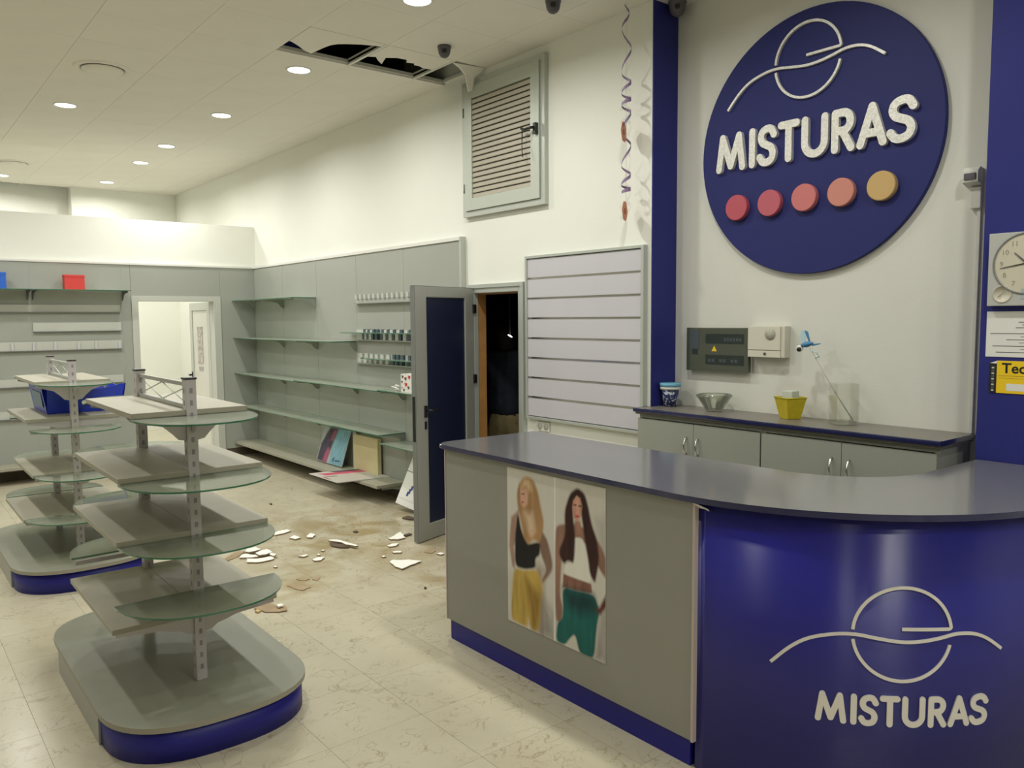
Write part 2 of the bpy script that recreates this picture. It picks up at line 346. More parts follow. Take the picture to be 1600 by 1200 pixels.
# ---- walls
def wall(name, label, parts, m):
    b = MB()
    for p in parts: b.box(*p)
    return struct(obj(name, b, m, loc=(0, 0, 0)), label, 'wall')
wall('wall_right', 'long white wall carrying the vent, the slatted board and the grey shelving', [
    (3.9, 4.02, 3.42, 4.68, -.1, 4.3), (3.9, 4.02, 5.335, 13.5, -.1, 4.3), (3.9, 4.02, 4.68, 5.335, 1.93, 4.3)], WHITE)
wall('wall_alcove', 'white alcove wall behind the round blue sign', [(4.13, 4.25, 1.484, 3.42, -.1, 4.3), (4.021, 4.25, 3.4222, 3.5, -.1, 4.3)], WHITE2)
wall('wall_column', 'blue painted column face carrying the clock and notices', [(3.9, 4.25, .35, 1.484, -.1, 4.3)], BLUEP)
wall('wall_right_front', 'white wall beyond the blue column', [(3.9, 4.02, -3.3, .35, -.1, 4.3)], WHITE)
wall('trim_1', 'narrow blue painted side of the alcove beside the slatted board', [(3.897, 4.128, 3.412, 3.4215, 0, 3.65)], BLUEP)
wall('wall_front', 'white wall behind the photographer', [(-4.1, 4, -3.4, -3.3, -.1, 4.3)], WHITE)
wall('wall_left', 'white wall on the open side of the shop', [(-4.2, -4.1, -3.4, 13.5, -.1, 4.3)], WHITE)
wall('wall_back', 'white wall at the very back above the partition', [(2.44, 4.02, 13.2, 13.6, -.1, 4.3), (-4.2, 2.44, 13.5, 13.6, -.1, 4.3)], WHITE)
wall('wall_partition', 'white partition that stops short of the ceiling above the grey back shelving', [
    (-4.1, 2.45, 10.01, 10.11, -.1, 2.87), (3.385, 3.9, 10.01, 10.11, -.1, 2.87), (2.45, 3.385, 10.01, 10.11, 1.945, 2.87)], WHITE)
st = holder('wall_storeroom', 'dark plaster walls of the storeroom behind the open door', 'wall')
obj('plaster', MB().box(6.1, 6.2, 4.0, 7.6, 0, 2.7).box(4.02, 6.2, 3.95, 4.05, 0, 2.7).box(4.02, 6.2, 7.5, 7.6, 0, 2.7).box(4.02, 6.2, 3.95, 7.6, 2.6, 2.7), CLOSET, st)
# ---- ceiling
ce = holder('ceiling', 'suspended ceiling of off-white square tiles with one row broken open', 'ceiling', (0, 0, CZ))
GX = [3.9, 3.6] + [3.6 - .585 * k for k in range(1, 8)]
T = .583
tb = {}
for j in range(-5, 14):
    y0 = 5.71 + (j - 1) * T; y1 = min(y0 + T, 13.5)
    for i in range(len(GX) - 1):
        x1, x0 = GX[i], GX[i + 1]
        if j == 0 and i in (0, 1, 2): continue
        w_, d_ = round(x1 - x0, 4), round(y1 - y0, 4)
        if (w_, d_) not in tb:
            tb[w_, d_] = obj('ceiling_tile', B(.001, w_ - .001, .001, d_ - .001, CZ, CZ + .014), TILEC, ce)
            tb[w_, d_].location = (x0, y0, 0)
        else: dup(tb[w_, d_], (x0, y0, 0), ce)
def bt(poly):
    b = MB().prism(poly, CZ, CZ + .014, side=1, cap=0); return b
obj('broken_ceiling_tile', bt([(2.432, 5.13), (3.0, 5.13), (3.0, 5.19), (2.94, 5.205), (2.86, 5.24), (2.78, 5.29), (2.73, 5.33), (2.70, 5.38), (2.685, 5.46), (2.675, 5.56), (2.668, 5.635), (2.60, 5.60), (2.52, 5.53), (2.45, 5.48), (2.432, 5.478)]), [TILEC, BROKEN], ce)
obj('broken_ceiling_tile', bt([(3.03, 5.13), (3.585, 5.13), (3.585, 5.42), (3.50, 5.425), (3.45, 5.40), (3.41, 5.405), (3.39, 5.37), (3.33, 5.385), (3.30, 5.33), (3.22, 5.335), (3.15, 5.385), (3.175, 5.46), (3.20, 5.535), (3.13, 5.47), (3.08, 5.41), (3.03, 5.44)]), [TILEC, BROKEN], ce)
# hanging flap of the third tile
v = [(3.615, 5.17, CZ), (3.885, 5.135, CZ), (3.87, 5.16, CZ - .03), (3.83, 5.19, CZ - .06), (3.82, 5.21, CZ - .165), (3.79, 5.215, CZ - .175), (3.765, 5.2, CZ - .13), (3.74, 5.19, CZ - .06), (3.68, 5.18, CZ - .02)]
b = MB().raw([Vector(p) for p in v] + [Vector(p) + Vector((.002, .012, 0)) for p in v],
    [tuple(range(9)), tuple(range(17, 8, -1))] + [(i, (i + 1) % 9, (i + 1) % 9 + 9, i + 9) for i in range(9)])
obj('hanging_tile_flap', b, PLASTER, ce, label='torn flap of tile hanging at the corner of the hole')
obj('ceiling_field', B(-4.1, GX[-1] - .002, -3.3, 13.5, CZ, CZ + .014).box(GX[-1], 3.9, -3.3, 5.71 - 6 * T - .002, CZ, CZ + .014), TILEC, ce)
obj('alcove_ceiling', B(3.901, 4.2, 1.3, 3.5, CZ, CZ + .02), TILEC, ce)
g_ = MB()
for x in GX[1:]: g_.box(x - .012, x + .012, -1, 13.5, CZ + .0145, CZ + .045)
g_.box(3.875, 3.9, 3.42, 13.5, CZ + .0145, CZ + .04)
for j in range(-5, 14):
    y = 5.71 + j * T; g_.box(GX[-1], 3.9, y - .012, y + .012, CZ + .0145, CZ + .04)
obj('grid_bars', g_, TBAR, ce)
obj('bare_grid_bar', B(3.003, 3.027, 5.12, 5.72, CZ, CZ + .03), TBAR, ce)
obj('bare_grid_bar', B(3.588, 3.612, 5.12, 5.72, CZ, CZ + .03), TBAR, ce)
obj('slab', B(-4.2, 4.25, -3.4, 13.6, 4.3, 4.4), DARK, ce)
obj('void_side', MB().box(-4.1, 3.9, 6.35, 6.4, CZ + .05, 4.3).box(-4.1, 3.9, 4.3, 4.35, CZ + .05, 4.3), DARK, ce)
obj('hanging_foil', MB().raw([(2.43, 5.70, CZ + .015), (2.6, 5.70, CZ + .015), (2.6, 5.72, CZ + .2), (2.43, 5.72, CZ + .2)], [(0, 1, 2, 3)]), BLUEP, ce)

# ---- doorway in the right wall
d1 = holder('door_1', 'open aluminium framed door with a dark navy panel into the dark storeroom', 'door', (3.9, 5.3, 0))
fr = obj('door_frame', MB().box(3.872, 3.915, 4.655, 4.725, 0, 1.975, .004).box(3.872, 3.915, 5.29, 5.36, 0, 1.975, .004).box(3.872, 3.915, 4.725, 5.29, 1.905, 1.975, .004)
    .box(3.862, 3.8715, 4.656, 4.69, 0, 1.9445).box(3.862, 3.8715, 4.656, 5.359, 1.945, 1.974), ALU, d1)
obj('wooden_lining', MB().box(3.916, 4.0, 5.298, 5.334, 0, 1.92).box(3.916, 4.0, 4.70, 5.298, 1.895, 1.929).box(3.916, 4.0, 4.681, 4.70, 0, 1.92), WOOD, d1)
hin = Vector((3.885, 5.296, 0)); free = Vector((3.178, 5.079, 0)); du = (hin - free).normalized(); LW = (hin - free).length; dn = Vector((du.y, -du.x, 0))
if dn.y > 0: dn = -dn
LM = Matrix(((du.x, -dn.x, 0, free.x), (du.y, -dn.y, 0, free.y), (0, 0, 1, 0), (0, 0, 0, 1)))   # local: x along leaf, y away from the camera side, z up
def leafbox(*bs, bev=0):
    m_ = MB()
    for q in bs: m_.box(*q, bev)
    m_.xf(LM); return m_
lf = obj('door_leaf', leafbox((0, .125, 0, .045, .008, 1.943), (LW - .125, LW, 0, .045, .008, 1.943), (.125, LW - .125, 0, .045, .008, .125), (.125, LW - .125, 0, .045, 1.868, 1.943), bev=.003), ALUD, d1)
obj('navy_panel', leafbox((.12, LW - .12, .012, .03, .12, 1.873)), NAVYP, lf)
obj('glazing_bead', leafbox((.121, .129, .002, .014, .121, 1.872), (LW - .129, LW - .121, .002, .014, .121, 1.872), (.129, LW - .129, .002, .014, .121, .129), (.129, LW - .129, .002, .014, 1.864, 1.872)), ALU, lf)
hd = MB().box(.082, .112, -.012, 0, .955, 1.045, .004); hd.tube([(.097, -.01, 1.012), (.097, -.05, 1.012), (.11, -.055, 1.012), (.205, -.055, 1.008)], .009); hd.xf(LM)
obj('handle', hd, BLACK, lf); obj('keyhole_plate', leafbox((.086, .108, -.008, 0, .865, .925), bev=.003), BLACK, lf)
obj('edge_seal', leafbox((-.006, -.0005, .002, .043, .01, 1.941), (-.006, LW, .004, .041, 1.9435, 1.949)), STEELD, lf)
obj('lock_plate', leafbox((-.009, -.0065, .01, .035, .78, 1.12)), BLACK, lf)
for z in (.35, 1.21, 1.78): obj('hinge', leafbox((LW - .035, LW - .003, -.018, 0, z - .035, z + .035), bev=.004), BLACK, lf)
# ---- doorway in the partition
d2 = holder('door_2', 'pale grey framed doorway in the partition with its glazed leaf swung back', 'door', (2.9, 10, 0))
obj('door_frame', MB().box(2.408, 2.482, 9.962, 10.13, 0, 1.995, .004).box(3.345, 3.43, 9.962, 10.13, 0, 1.995, .004).box(2.482, 3.345, 9.962, 10.13, 1.932, 1.995, .004), LGREY, d2)
f0 = Vector((3.34, 10.13, 0)); f1 = Vector((3.345, 10.93, 0)); d_ = (f1 - f0).normalized(); nn = Vector((-d_.y, d_.x, 0))
LM = Matrix(((d_.x, -nn.x, 0, f0.x), (d_.y, -nn.y, 0, f0.y), (0, 0, 1, 0), (0, 0, 0, 1)))
lf2 = obj('door_leaf', leafbox((0, .10, 0, .04, .01, 1.93), (.70, .80, 0, .04, .01, 1.93), (.10, .70, 0, .04, .01, .12), (.10, .70, 0, .04, 1.83, 1.93), bev=.003), LGREY, d2)
obj('panel', leafbox((.098, .702, .012, .03, .118, 1.832)), WHITE2, lf2)
obj('pinned_sheet', leafbox((.32, .52, .006, .011, 1.15, 1.62)), mat('sheet_print', (.45, .42, .38), .7, noise=(22, .5)), lf2)
obj('small_label', leafbox((.34, .50, .006, .011, 1.06, 1.11)), mat('label_grey', (.4, .4, .38), .7), lf2)
hd = MB().box(.735, .765, -.01, 0, .93, 1.03); hd.tube([(.75, -.01, .99), (.75, -.05, .99), (.66, -.055, .985)], .01); hd.xf(LM); obj('handle', hd, BLACK, lf2)

# ---- downlights
wall('reflection_pier', 'unseen white pier added behind the photographer for the streak on the blue counter', [(1.25, 1.7, -2.9, -2.45, 0, CZ)], WHITE)  # unseen pier added so the blue counter corner reflects a vertical streak
def downlight(x, y, label, group='round recessed ceiling lights'):
    t = thing('ceiling_downlight', label, 'ceiling light', (x, y, CZ), group)
    obj('trim_ring', MB().lathe([(.082, -.001), (.086, -.007), (.097, -.006), (.101, 0)], x, y, CZ, 32), TBAR, t)
    obj('diffuser', MB().lathe([(0, -.004), (.083, -.004)], x, y, CZ, 32), mat('lit_diffuser', (.9, .9, .85), .5, emit=((1, 1, .95), 6)), t)
    l = bpy.data.lights.new('lamp', 'AREA'); l.shape = 'DISK'; l.size = .16; l.energy = LAMP_W; l.color = LAMP_COL; l.spread = math.radians(165)
    lo = bpy.data.objects.new('lamp', l); C.objects.link(lo); lo.parent = t; lo.location = (0, 0, -.012)
for x, y, lb in ((2.752, 4.312, 'bright round ceiling light cut off by the top edge of the picture'),
    (2.757, 6.048, 'round ceiling light just left below the broken ceiling tiles'),
    (2.761, 7.807, 'round ceiling light between the broken tiles and the far group of three'),
    (2.74, 9.525, 'round ceiling light in front of the partition, nearest of the far three'),
    (2.767, 10.70, 'round ceiling light just beyond the partition, middle of the far three'),
    (2.762, 12.46, 'farthest and smallest round ceiling light near the back wall'),
    (1.524, 8.287, 'round ceiling light alone in the left row beyond the round vent')):
    downlight(x, y, lb)
for x, y in ((2.75, 2.5), (2.75, .6), (1.35, 3.95), (2.0, -.8), (1.78, -1.7), (-.3, -1.6), (.1, 5.2), (.1, 6.8), (.1, 8.3), (.1, 11.5), (1.53, 12.7), (1.2, 11.0), (-1.6, 5.0), (-1.6, 7.4), (-1.6, 11)):  # unseen lights; some placed for the counter streak, island shadows and far wall
    downlight(x, y, 'unseen round recessed ceiling light, assumed outside the picture', 'ceiling lights beyond the picture')
# ---- round vents
def vent(x, y, label):
    t = thing('ceiling_vent', label, 'air vent', (x, y, CZ), 'round ceiling air vents')
    obj('outer_ring', MB().lathe([(.155, 0), (.165, -.012), (.198, -.008), (.205, 0)], x, y, CZ, 36), TILEC, t)
    obj('centre_disc', MB().lathe([(0, -.03), (.11, -.03), (.145, -.018), (.148, -.012), (0, -.012)], x, y, CZ, 36), TILEC, t)
    obj('dark_slot', MB().lathe([(0, -.002), (.158, -.002)], x, y, CZ, 36), STEELD, t)
vent(1.545, 6.93, 'round white ceiling air vent nearest the viewer with a dark gap along its rim')
vent(1.53, 11.6, 'faint round ceiling air vent far back at the left edge above the partition')

# ---- grey display panelling
def panelling():
    t = holder('wall_panelling', 'tall grey panelling with pale top edge along the right wall behind the shelves', 'wall panels', (3.86, 7.7, 0))
    for k in range(5):
        y0 = 5.46 + .91 * k
        obj('panel', B(3.862, 3.898, y0 + .0006, y0 + .9094, .1, 2.345, .001), GREY, t)
    obj('top_trim', B(3.85, 3.9, 5.46, 10.0, 2.345, 2.375, .003), PAPER, t)
    obj('end_trim', B(3.85, 3.9, 5.435, 5.462, .0, 2.375, .003), ALU, t)
    for k in range(6):
        if k: obj('slotted_standard', B(3.8605, 3.8625, 5.46 + .91 * k - .008, 5.46 + .91 * k + .008, .1, 2.34), GREY, t)
    obj('foot_shade_strip', B(3.872, 3.899, 5.46, 10.0, 0, .1), BROWN, t)  # dark strip paints the shade below the bottom shelf
    t = holder('wall_panelling', 'grey panelling across the partition on both sides of the pale doorway', 'wall panels', (1.5, 9.99, 0))
    xs = [2.406, 2.32, 1.41, .5, -.41, -1.32, -2.23, -3.14, -4.05]
    for a, c in zip(xs[1:], xs): obj('panel', B(a + .0006, c - .0006, 9.972, 10.008, .1, 2.345, .001), GREY, t)
    obj('panel', B(2.408, 3.43, 9.972, 10.008, 1.997, 2.345), GREY, t)
    obj('panel', B(3.432, 3.86, 9.972, 10.008, .1, 2.345), GREY, t)
    obj('top_trim', B(-4.05, 3.86, 9.96, 10.01, 2.345, 2.37, .003), PAPER, t)
    for x in (2.32, 1.41, .5, -.41): obj('slotted_standard', B(x - .01, x + .01, 9.9705, 9.9725, .1, 2.34), GREY, t)
    obj('foot_shade_strip', MB().box(-4.05, 2.406, 9.98, 10.009, 0, .1).box(3.432, 3.86, 9.98, 10.009, 0, .1), BROWN, t)  # same painted shade under the shelf along the partition
panelling()
# ================================================================== WALL SHELVES
def wall_bracket_mb(y, z, L=.25):
    """tapering bracket plate under a shelf on the right wall"""
    return MB().prism([(3.858, z), (3.858, z - .10), (3.83, z - .085), (3.79, z - .04), (3.72, z - .022), (3.858 - L, z - .016), (3.858 - L, z)], y - .004, y + .004, fn=lambda u, v, h: (u, h, v))
def far_bracket_mb(x, z, L=.25):
    return MB().prism([(9.966, z), (9.966, z - .10), (9.94, z - .085), (9.90, z - .04), (9.83, z - .022), (9.966 - L, z - .016), (9.966 - L, z)], x - .004, x + .004, fn=lambda u, v, h: (h, u, v))
def glass_slab(mb, x0, x1, y0, y1, z, t=.008): return mb.prism([(x0, y0), (x1, y0), (x1, y1), (x0, y1)], z - t, z, side=1, cap=0)
BRK = mat('bracket_grey_green', (.30, .325, .285), .45, metal=.1)
def wshelf(label, y0, y1, z, d=.29, ends=None):
    t = thing('glass_shelf', label, 'shelf', (3.7, (y0 + y1) / 2, z), 'glass shelves on the right wall')
    obj('glass_pane', glass_slab(MB(), 3.857 - d, 3.857, y0 + .002, y1 - .002, z), [WGLASS, GEDGE], t)
    n = max(1, round((y1 - y0) / .91))
    for k in range(n + 1):
        y = y0 + (y1 - y0) * k / n; y = min(max(y, y0 + .012), y1 - .012)
        obj('bracket', wall_bracket_mb(y, z - .009), BRK, t)
wshelf('short top glass shelf in the far corner of the right wall', 8.19, 9.965, 1.945)
wshelf('second glass shelf from the top on the right wall, far half in the corner', 8.19, 9.965, 1.485)
wshelf('second glass shelf from the top on the right wall, short piece before the racks', 7.28, 8.19, 1.485)
wshelf('third glass shelf down on the right wall, far half in the corner', 8.19, 9.965, 1.045)
wshelf('third glass shelf down on the right wall, middle piece below the small racks', 6.37, 8.19, 1.055)
wshelf('third glass shelf down on the right wall, near piece carrying the heart gift bag', 5.47, 6.37, 1.065)
wshelf('lowest glass shelf on the right wall, far half in the corner', 8.19, 9.965, .645)
wshelf('lowest glass shelf on the right wall, middle piece over the leaning poster', 7.28, 8.19, .645)
wshelf('lowest glass shelf on the right wall, piece over the cream board', 6.37, 7.28, .65)
wshelf('glass shelf set lower than its neighbours, half hidden by the open door leaf', 5.47, 6.37, .578)
lb = ['bottom grey board shelf on the right wall, end piece in the far corner', 'bottom grey board shelf on the right wall, second piece from the far corner',
      'bottom grey board shelf on the right wall, third piece under the leaning poster', 'bottom grey board shelf on the right wall, near end piece under the flat poster']
for k, y in enumerate((9.10, 8.19, 7.28, 6.37)):
    t = thing('board_shelf', lb[k], 'shelf', (3.7, y + .45, .18), 'grey board shelves along the wall foot')
    obj('board', B(3.545, 3.857, y + .0015, y + .9085 - (.05 if k == 0 else 0), .158, .186, .002), BOARD, t)
    for yy in (y + .015, y + .88): obj('bracket', wall_bracket_mb(yy, .157), BRK, t)
fl_ = ['bottom grey board shelf on the back panelling beside the pale doorway', 'bottom grey board shelf on the back panelling at the left edge of the picture', 'bottom grey board shelf on the back panelling outside the picture']
for k, x in enumerate((1.41, .5, -.41)):
    t = thing('board_shelf', fl_[k], 'shelf', (x + .45, 9.8, .18), 'grey board shelves along the wall foot')
    obj('board', B(x + .0015, x + .9085, 9.655, 9.968, .158, .186, .002), BOARD, t)
    for xx in (x + .015, x + .88): obj('bracket', far_bracket_mb(xx, .157), BRK, t)
for k, (x0, x1, lb_) in enumerate(((1.41, 2.345, 'glass shelf high on the back panelling carrying the red box'), (.5, 1.40, 'glass shelf high on the back panelling at the left edge carrying the blue box'))):
    t = thing('glass_shelf', lb_, 'shelf', (x0 + .45, 9.8, 2.045))
    obj('glass_pane', glass_slab(MB(), x0 + .002, x1 - .002, 9.68, 9.967, 2.045), [GLASS, GEDGE], t)
    for xx in (x0 + .012, x1 - .03): obj('bracket', far_bracket_mb(xx, 2.036), DGREY, t)
RED = mat('red_card', (.62, .05, .045), .55); SKYB = mat('bright_blue_card', (.02, .12, .55), .5)
b = thing('red_box', 'small plain red box on the high glass shelf at the back', 'box', (1.81, 9.83, 2.045))
obj('box_body', B(1.70, 1.895, 9.76, 9.88, 2.0455, 2.18, .003), RED, b); obj('lid', B(1.697, 1.898, 9.757, 9.883, 2.18, 2.205, .003), RED, b)
b = thing('blue_box', 'bright blue box on the high glass shelf cut off by the left edge', 'box', (1.06, 9.83, 2.045))
obj('box_body', B(.97, 1.165, 9.76, 9.88, 2.0455, 2.19, .003), SKYB, b); obj('lid', B(.967, 1.168, 9.757, 9.883, 2.19, 2.215, .003), SKYB, b)
# small product ledges on the back panelling
def ledge(x0, x1, z0, z1, label, n):
    t = thing('display_rail', label, 'rail', ((x0 + x1) / 2, 9.96, z0), 'pale display rails on the back panelling')
    obj('back_strip', B(x0, x1, 9.955, 9.966, z0, z1, .002), LGREY, t)
    obj('lip', B(x0, x1, 9.937, 9.955, z0, z0 + .008, .001), STEELD, t)
    for k in range(n):
        x = x0 + .04 + (x1 - x0 - .08) * (k + random.uniform(-.2, .2)) / max(1, n - 1)
        if x0 + .02 < x < x1 - .02: obj('holder', B(x - .012, x + .012, 9.938, 9.954, z0 + .0085, z1 - random.uniform(0, .02), .002), SLAT, t)
ledge(.6, 2.285, 1.80, 1.885, 'long pale display rail just below the high glass shelf', 0)
ledge(1.41, 2.285, 1.59, 1.69, 'short pale display rail, second below the high glass shelf', 0)
ledge(.6, 2.285, 1.385, 1.485, 'long pale display rail with a row of small holders, third down', 9)
ledge(.6, 2.285, 1.0, 1.09, 'long pale display rail behind the top of the far shelf island', 0)
ledge(.6, 2.285, .66, .75, 'lowest pale display rail on the back panelling', 0)
# small racks on the near bay of the right wall
HOLD = mat('dark_green_holder', (.05, .085, .10), .35); HOLD2 = mat('pale_holder', (.50, .52, .49), .4)
def rack(z0, z1, label, dark, pale, ledge_y, zl):
    t = thing('small_rack', label, 'rack', (3.85, 6.4, z0), 'small product racks on the right wall')
    obj('back_strip', B(3.848, 3.858, 5.50, 7.26, z0, z1, .001), HOLD2, t)
    obj('base_lip', B(3.805, 3.848, 5.50, 7.26, z0, z0 + .008), BRK, t)
    obj('glass_ledge', glass_slab(MB(), 3.735, 3.847, ledge_y[0], ledge_y[1], zl, .007), [GLASS, GEDGE], t)
    for y in dark: obj('dark_holder', MB().box(3.812, 3.846, y - .022, y + .022, z0 + .009, zl - .009, .002).box(3.826, 3.846, y - .022, y + .022, zl + .001, z1 + .005, .002), HOLD, t)
    for y in pale: obj('pale_holder', MB().box(3.816, 3.846, y - .028, y + .028, z0 + .009, zl - .009, .002).box(3.830, 3.846, y - .028, y + .028, zl + .001, z1, .002), HOLD2, t)
rack(1.495, 1.60, 'upper small rack with nine dark upright holders on the right wall', [7.063, 6.978, 6.882, 6.809, 6.707, 6.607, 6.49, 6.367, 6.208], [7.02, 6.93, 6.66, 6.55, 6.43, 6.29, 6.1, 5.98, 5.8], (5.5, 7.40), 1.572)
rack(1.265, 1.365, 'lower small rack with dark holders grouped at its near end', [6.508, 6.441, 6.356, 6.233, 6.179, 6.114, 5.95, 5.8], [7.15, 7.04, 6.94, 6.84, 6.73, 6.62, 6.03], (5.5, 6.98), 1.325)
t = thing('small_rack', 'topmost small rack on the right wall, pale with a toothed upper edge', 'rack', (3.85, 6.4, 1.86), 'small product racks on the right wall')
obj('back_strip', B(3.848, 3.858, 5.50, 7.26, 1.855, 1.925, .001), HOLD2, t); obj('base_lip', B(3.81, 3.848, 5.50, 7.26, 1.855, 1.863), BRK, t)
for k in range(20): y = 5.54 + k * .088; obj('tooth', B(3.82, 3.847, y - .02, y + .02, 1.90, 1.945, .003), LGREY, t)

# ---- things on the wall shelves
def painted(name, w_px, h_px, layers, bg, fn, parent=None, back=None):
    """flat print: a fine grid of coloured points; layers = (colour, outline in 0..1, edge softness)"""
    U, V = np.meshgrid(np.linspace(0, 1, w_px), np.linspace(0, 1, h_px)); asp = 1.0
    col = np.ones((h_px, w_px, 3)) * np.array(bg)
    for c, poly, soft in layers:
        P = np.array(poly)
        for _ in range(2 if len(poly) > 8 else 0): Q_ = np.roll(P, -1, 0); P = np.stack([P * .8 + Q_ * .2, P * .2 + Q_ * .8], 1).reshape(-1, 2)
        dmin = np.full(U.shape, 9.); inside = np.zeros(U.shape, bool)
        for i in range(len(P)):
            a, b_ = P[i], P[(i + 1) % len(P)]; e = b_ - a
            t_ = np.clip(((U - a[0]) * e[0] + (V - a[1]) * e[1]) / (e @ e + 1e-12), 0, 1)
            dmin = np.minimum(dmin, np.hypot(U - a[0] - t_ * e[0], V - a[1] - t_ * e[1]))
            cross = ((a[1] > V) != (b_[1] > V)) & (U < (b_[0] - a[0]) * (V - a[1]) / (b_[1] - a[1] + 1e-12) + a[0])
            inside ^= cross
        sd = np.where(inside, -dmin, dmin); al = np.clip(.5 - sd / (2 * soft), 0, 1)[..., None]
        col = col * (1 - al) + np.array(c) * al
    rg = np.random.default_rng(5); g_ = rg.normal(0, 1, (9, 40)); yy = np.linspace(0, 7.99, h_px); xx = np.linspace(0, 38.99, w_px); y0_, x0_ = yy.astype(int), xx.astype(int); fy, fx = (yy - y0_)[:, None], (xx - x0_)[None]
    gr = (g_[y0_][:, x0_] * (1 - fy) + g_[y0_ + 1][:, x0_] * fy) * (1 - fx) + (g_[y0_][:, x0_ + 1] * (1 - fy) + g_[y0_ + 1][:, x0_ + 1] * fy) * fx
    lum = col.mean(2, keepdims=True); col = np.clip(col * (1 + gr[..., None] * np.where(lum > .45, .015, .13)), 0, 1)   # soft printed folds and strands
    idx = lambda i, j: j * w_px + i
    vs_ = [fn(float(U[j, i]), float(V[j, i])) for j in range(h_px) for i in range(w_px)]
    fs = [(idx(i, j), idx(i + 1, j), idx(i + 1, j + 1), idx(i, j + 1)) for j in range(h_px - 1) for i in range(w_px - 1)]
    me = bpy.data.meshes.new(name); off = wpos(parent) if parent else Vector((0, 0, 0))
    me.from_pydata([tuple(Vector(p) - off) for p in vs_], [], fs)
    ca = me.color_attributes.new('print', 'FLOAT_COLOR', 'POINT')
    ca.data.foreach_set('color', np.concatenate([col, np.ones((h_px, w_px, 1))], 2).reshape(-1))
    m = bpy.data.materials.get('printed_paper')
    if not m:
        m = bpy.data.materials.new('printed_paper'); m.use_nodes = True; b_ = m.node_tree.nodes['Principled BSDF']; b_.inputs['Roughness'].default_value = .5; b_.inputs['Specular IOR Level'].default_value = .25
        a_ = m.node_tree.nodes.new('ShaderNodeVertexColor'); a_.layer_name = 'print'; m.node_tree.links.new(a_.outputs[0], b_.inputs['Base Color'])
    me.materials.append(m); o = bpy.data.objects.new(name, me); C.objects.link(o); o.parent = parent; return o
# poster card: dark hair and pink face on the left, pale blue on the right
SHELFP = [((.22, .42, .52), [(.5, 0), (1, 0), (1, 1), (.45, 1)], .02), ((.07, .055, .09), [(.02, .02), (.40, .0), (.46, .5), (.55, 1), (.22, 1), (.02, .5)], .03),
          ((.55, .12, .22), [(.26, .03), (.38, .03), (.40, .32), (.34, .42), (.28, .25)], .05), ((.42, .10, .14), [(.36, .66), (.44, .66), (.48, .92), (.40, .92)], .05),
          ((.03, .05, .12), [(.60, .08), (.65, .08), (.66, .2), (.62, .2)], .01), ((.03, .05, .12), [(.70, .10), (.88, .12), (.88, .15), (.70, .14)], .01)]
def card(name, label, P00, P10, P11, P01, layers, bg):
    P00, P10, P11, P01 = map(Vector, (P00, P10, P11, P01)); P11 = P10 + (P01 - P00); n = (P10 - P00).cross(P01 - P00).normalized()
    if n.dot(Vector((0, 0, 1.7)) - P00 + Vector((0, 0, 0))) < 0 and abs(n.z) < .9: n = -n
    if abs(n.z) > .9 and n.z < 0: n = -n
    t = thing(name, label, 'poster', tuple(P00))
    f = lambda u, v: (P00 * (1 - u) + P10 * u) * (1 - v) + (P01 * (1 - u) + P11 * u) * v
    painted('printed_face', 60, 70, layers, bg, lambda u, v: f(u, v) + n * .0008, t)
    q = [P00, P10, P11, P01]
    obj('card', MB().raw([p for p in q] + [p - n * .006 for p in q], [(0, 1, 2, 3), (7, 6, 5, 4), (0, 4, 5, 1), (1, 5, 6, 2), (2, 6, 7, 3), (3, 7, 4, 0)]), PAPER, t)
card('poster_card', 'pale blue poster of dark and pink hair leaning on the bottom shelf', (3.705, 7.97, .194), (3.715, 7.40, .194), (3.845, 7.40, .55), (3.838, 8.0, .55), SHELFP, (.45, .47, .47))
FLATP = [((.50, .46, .40), [(.35, 0), (1, 0), (1, 1), (.35, 1)], .02), ((.10, .07, .09), [(.0, .35), (.22, .45), (.30, 1), (.05, 1)], .03),
         ((.55, .09, .14), [(.12, .1), (.33, .15), (.36, .75), (.38, 1), (.22, 1)], .03), ((.03, .04, .05), [(.42, .08), (.46, .08), (.5, .28), (.46, .28)], .01), ((.3, .05, .06), [(.42, .03), (.7, .02), (.7, .05), (.42, .06)], .01)]
card('poster_card', 'pinkish poster lying flat and jutting over the edge of the bottom shelf', (3.318, 7.306, .1945), (3.33, 6.72, .1945), (3.84, 6.70, .1935), (3.84, 7.24, .1935), FLATP, (.55, .52, .48))
b = thing('cream_board', 'cream panel standing upright against the wall on the bottom shelf', 'board', (3.8, 7.05, .19))
obj('front', B(3.80, 3.808, 6.80, 7.30, .187, .54, .001), mat('cream_board_paint', (.66, .58, .34), .6, noise=(5, .05)), b)
obj('rim', MB().box(3.808, 3.84, 7.28, 7.30, .187, .54).box(3.808, 3.84, 6.80, 6.82, .187, .54).box(3.808, 3.84, 6.82, 7.28, .52, .54), mat('cream_board_paint', (.6, .55, .35)), b)
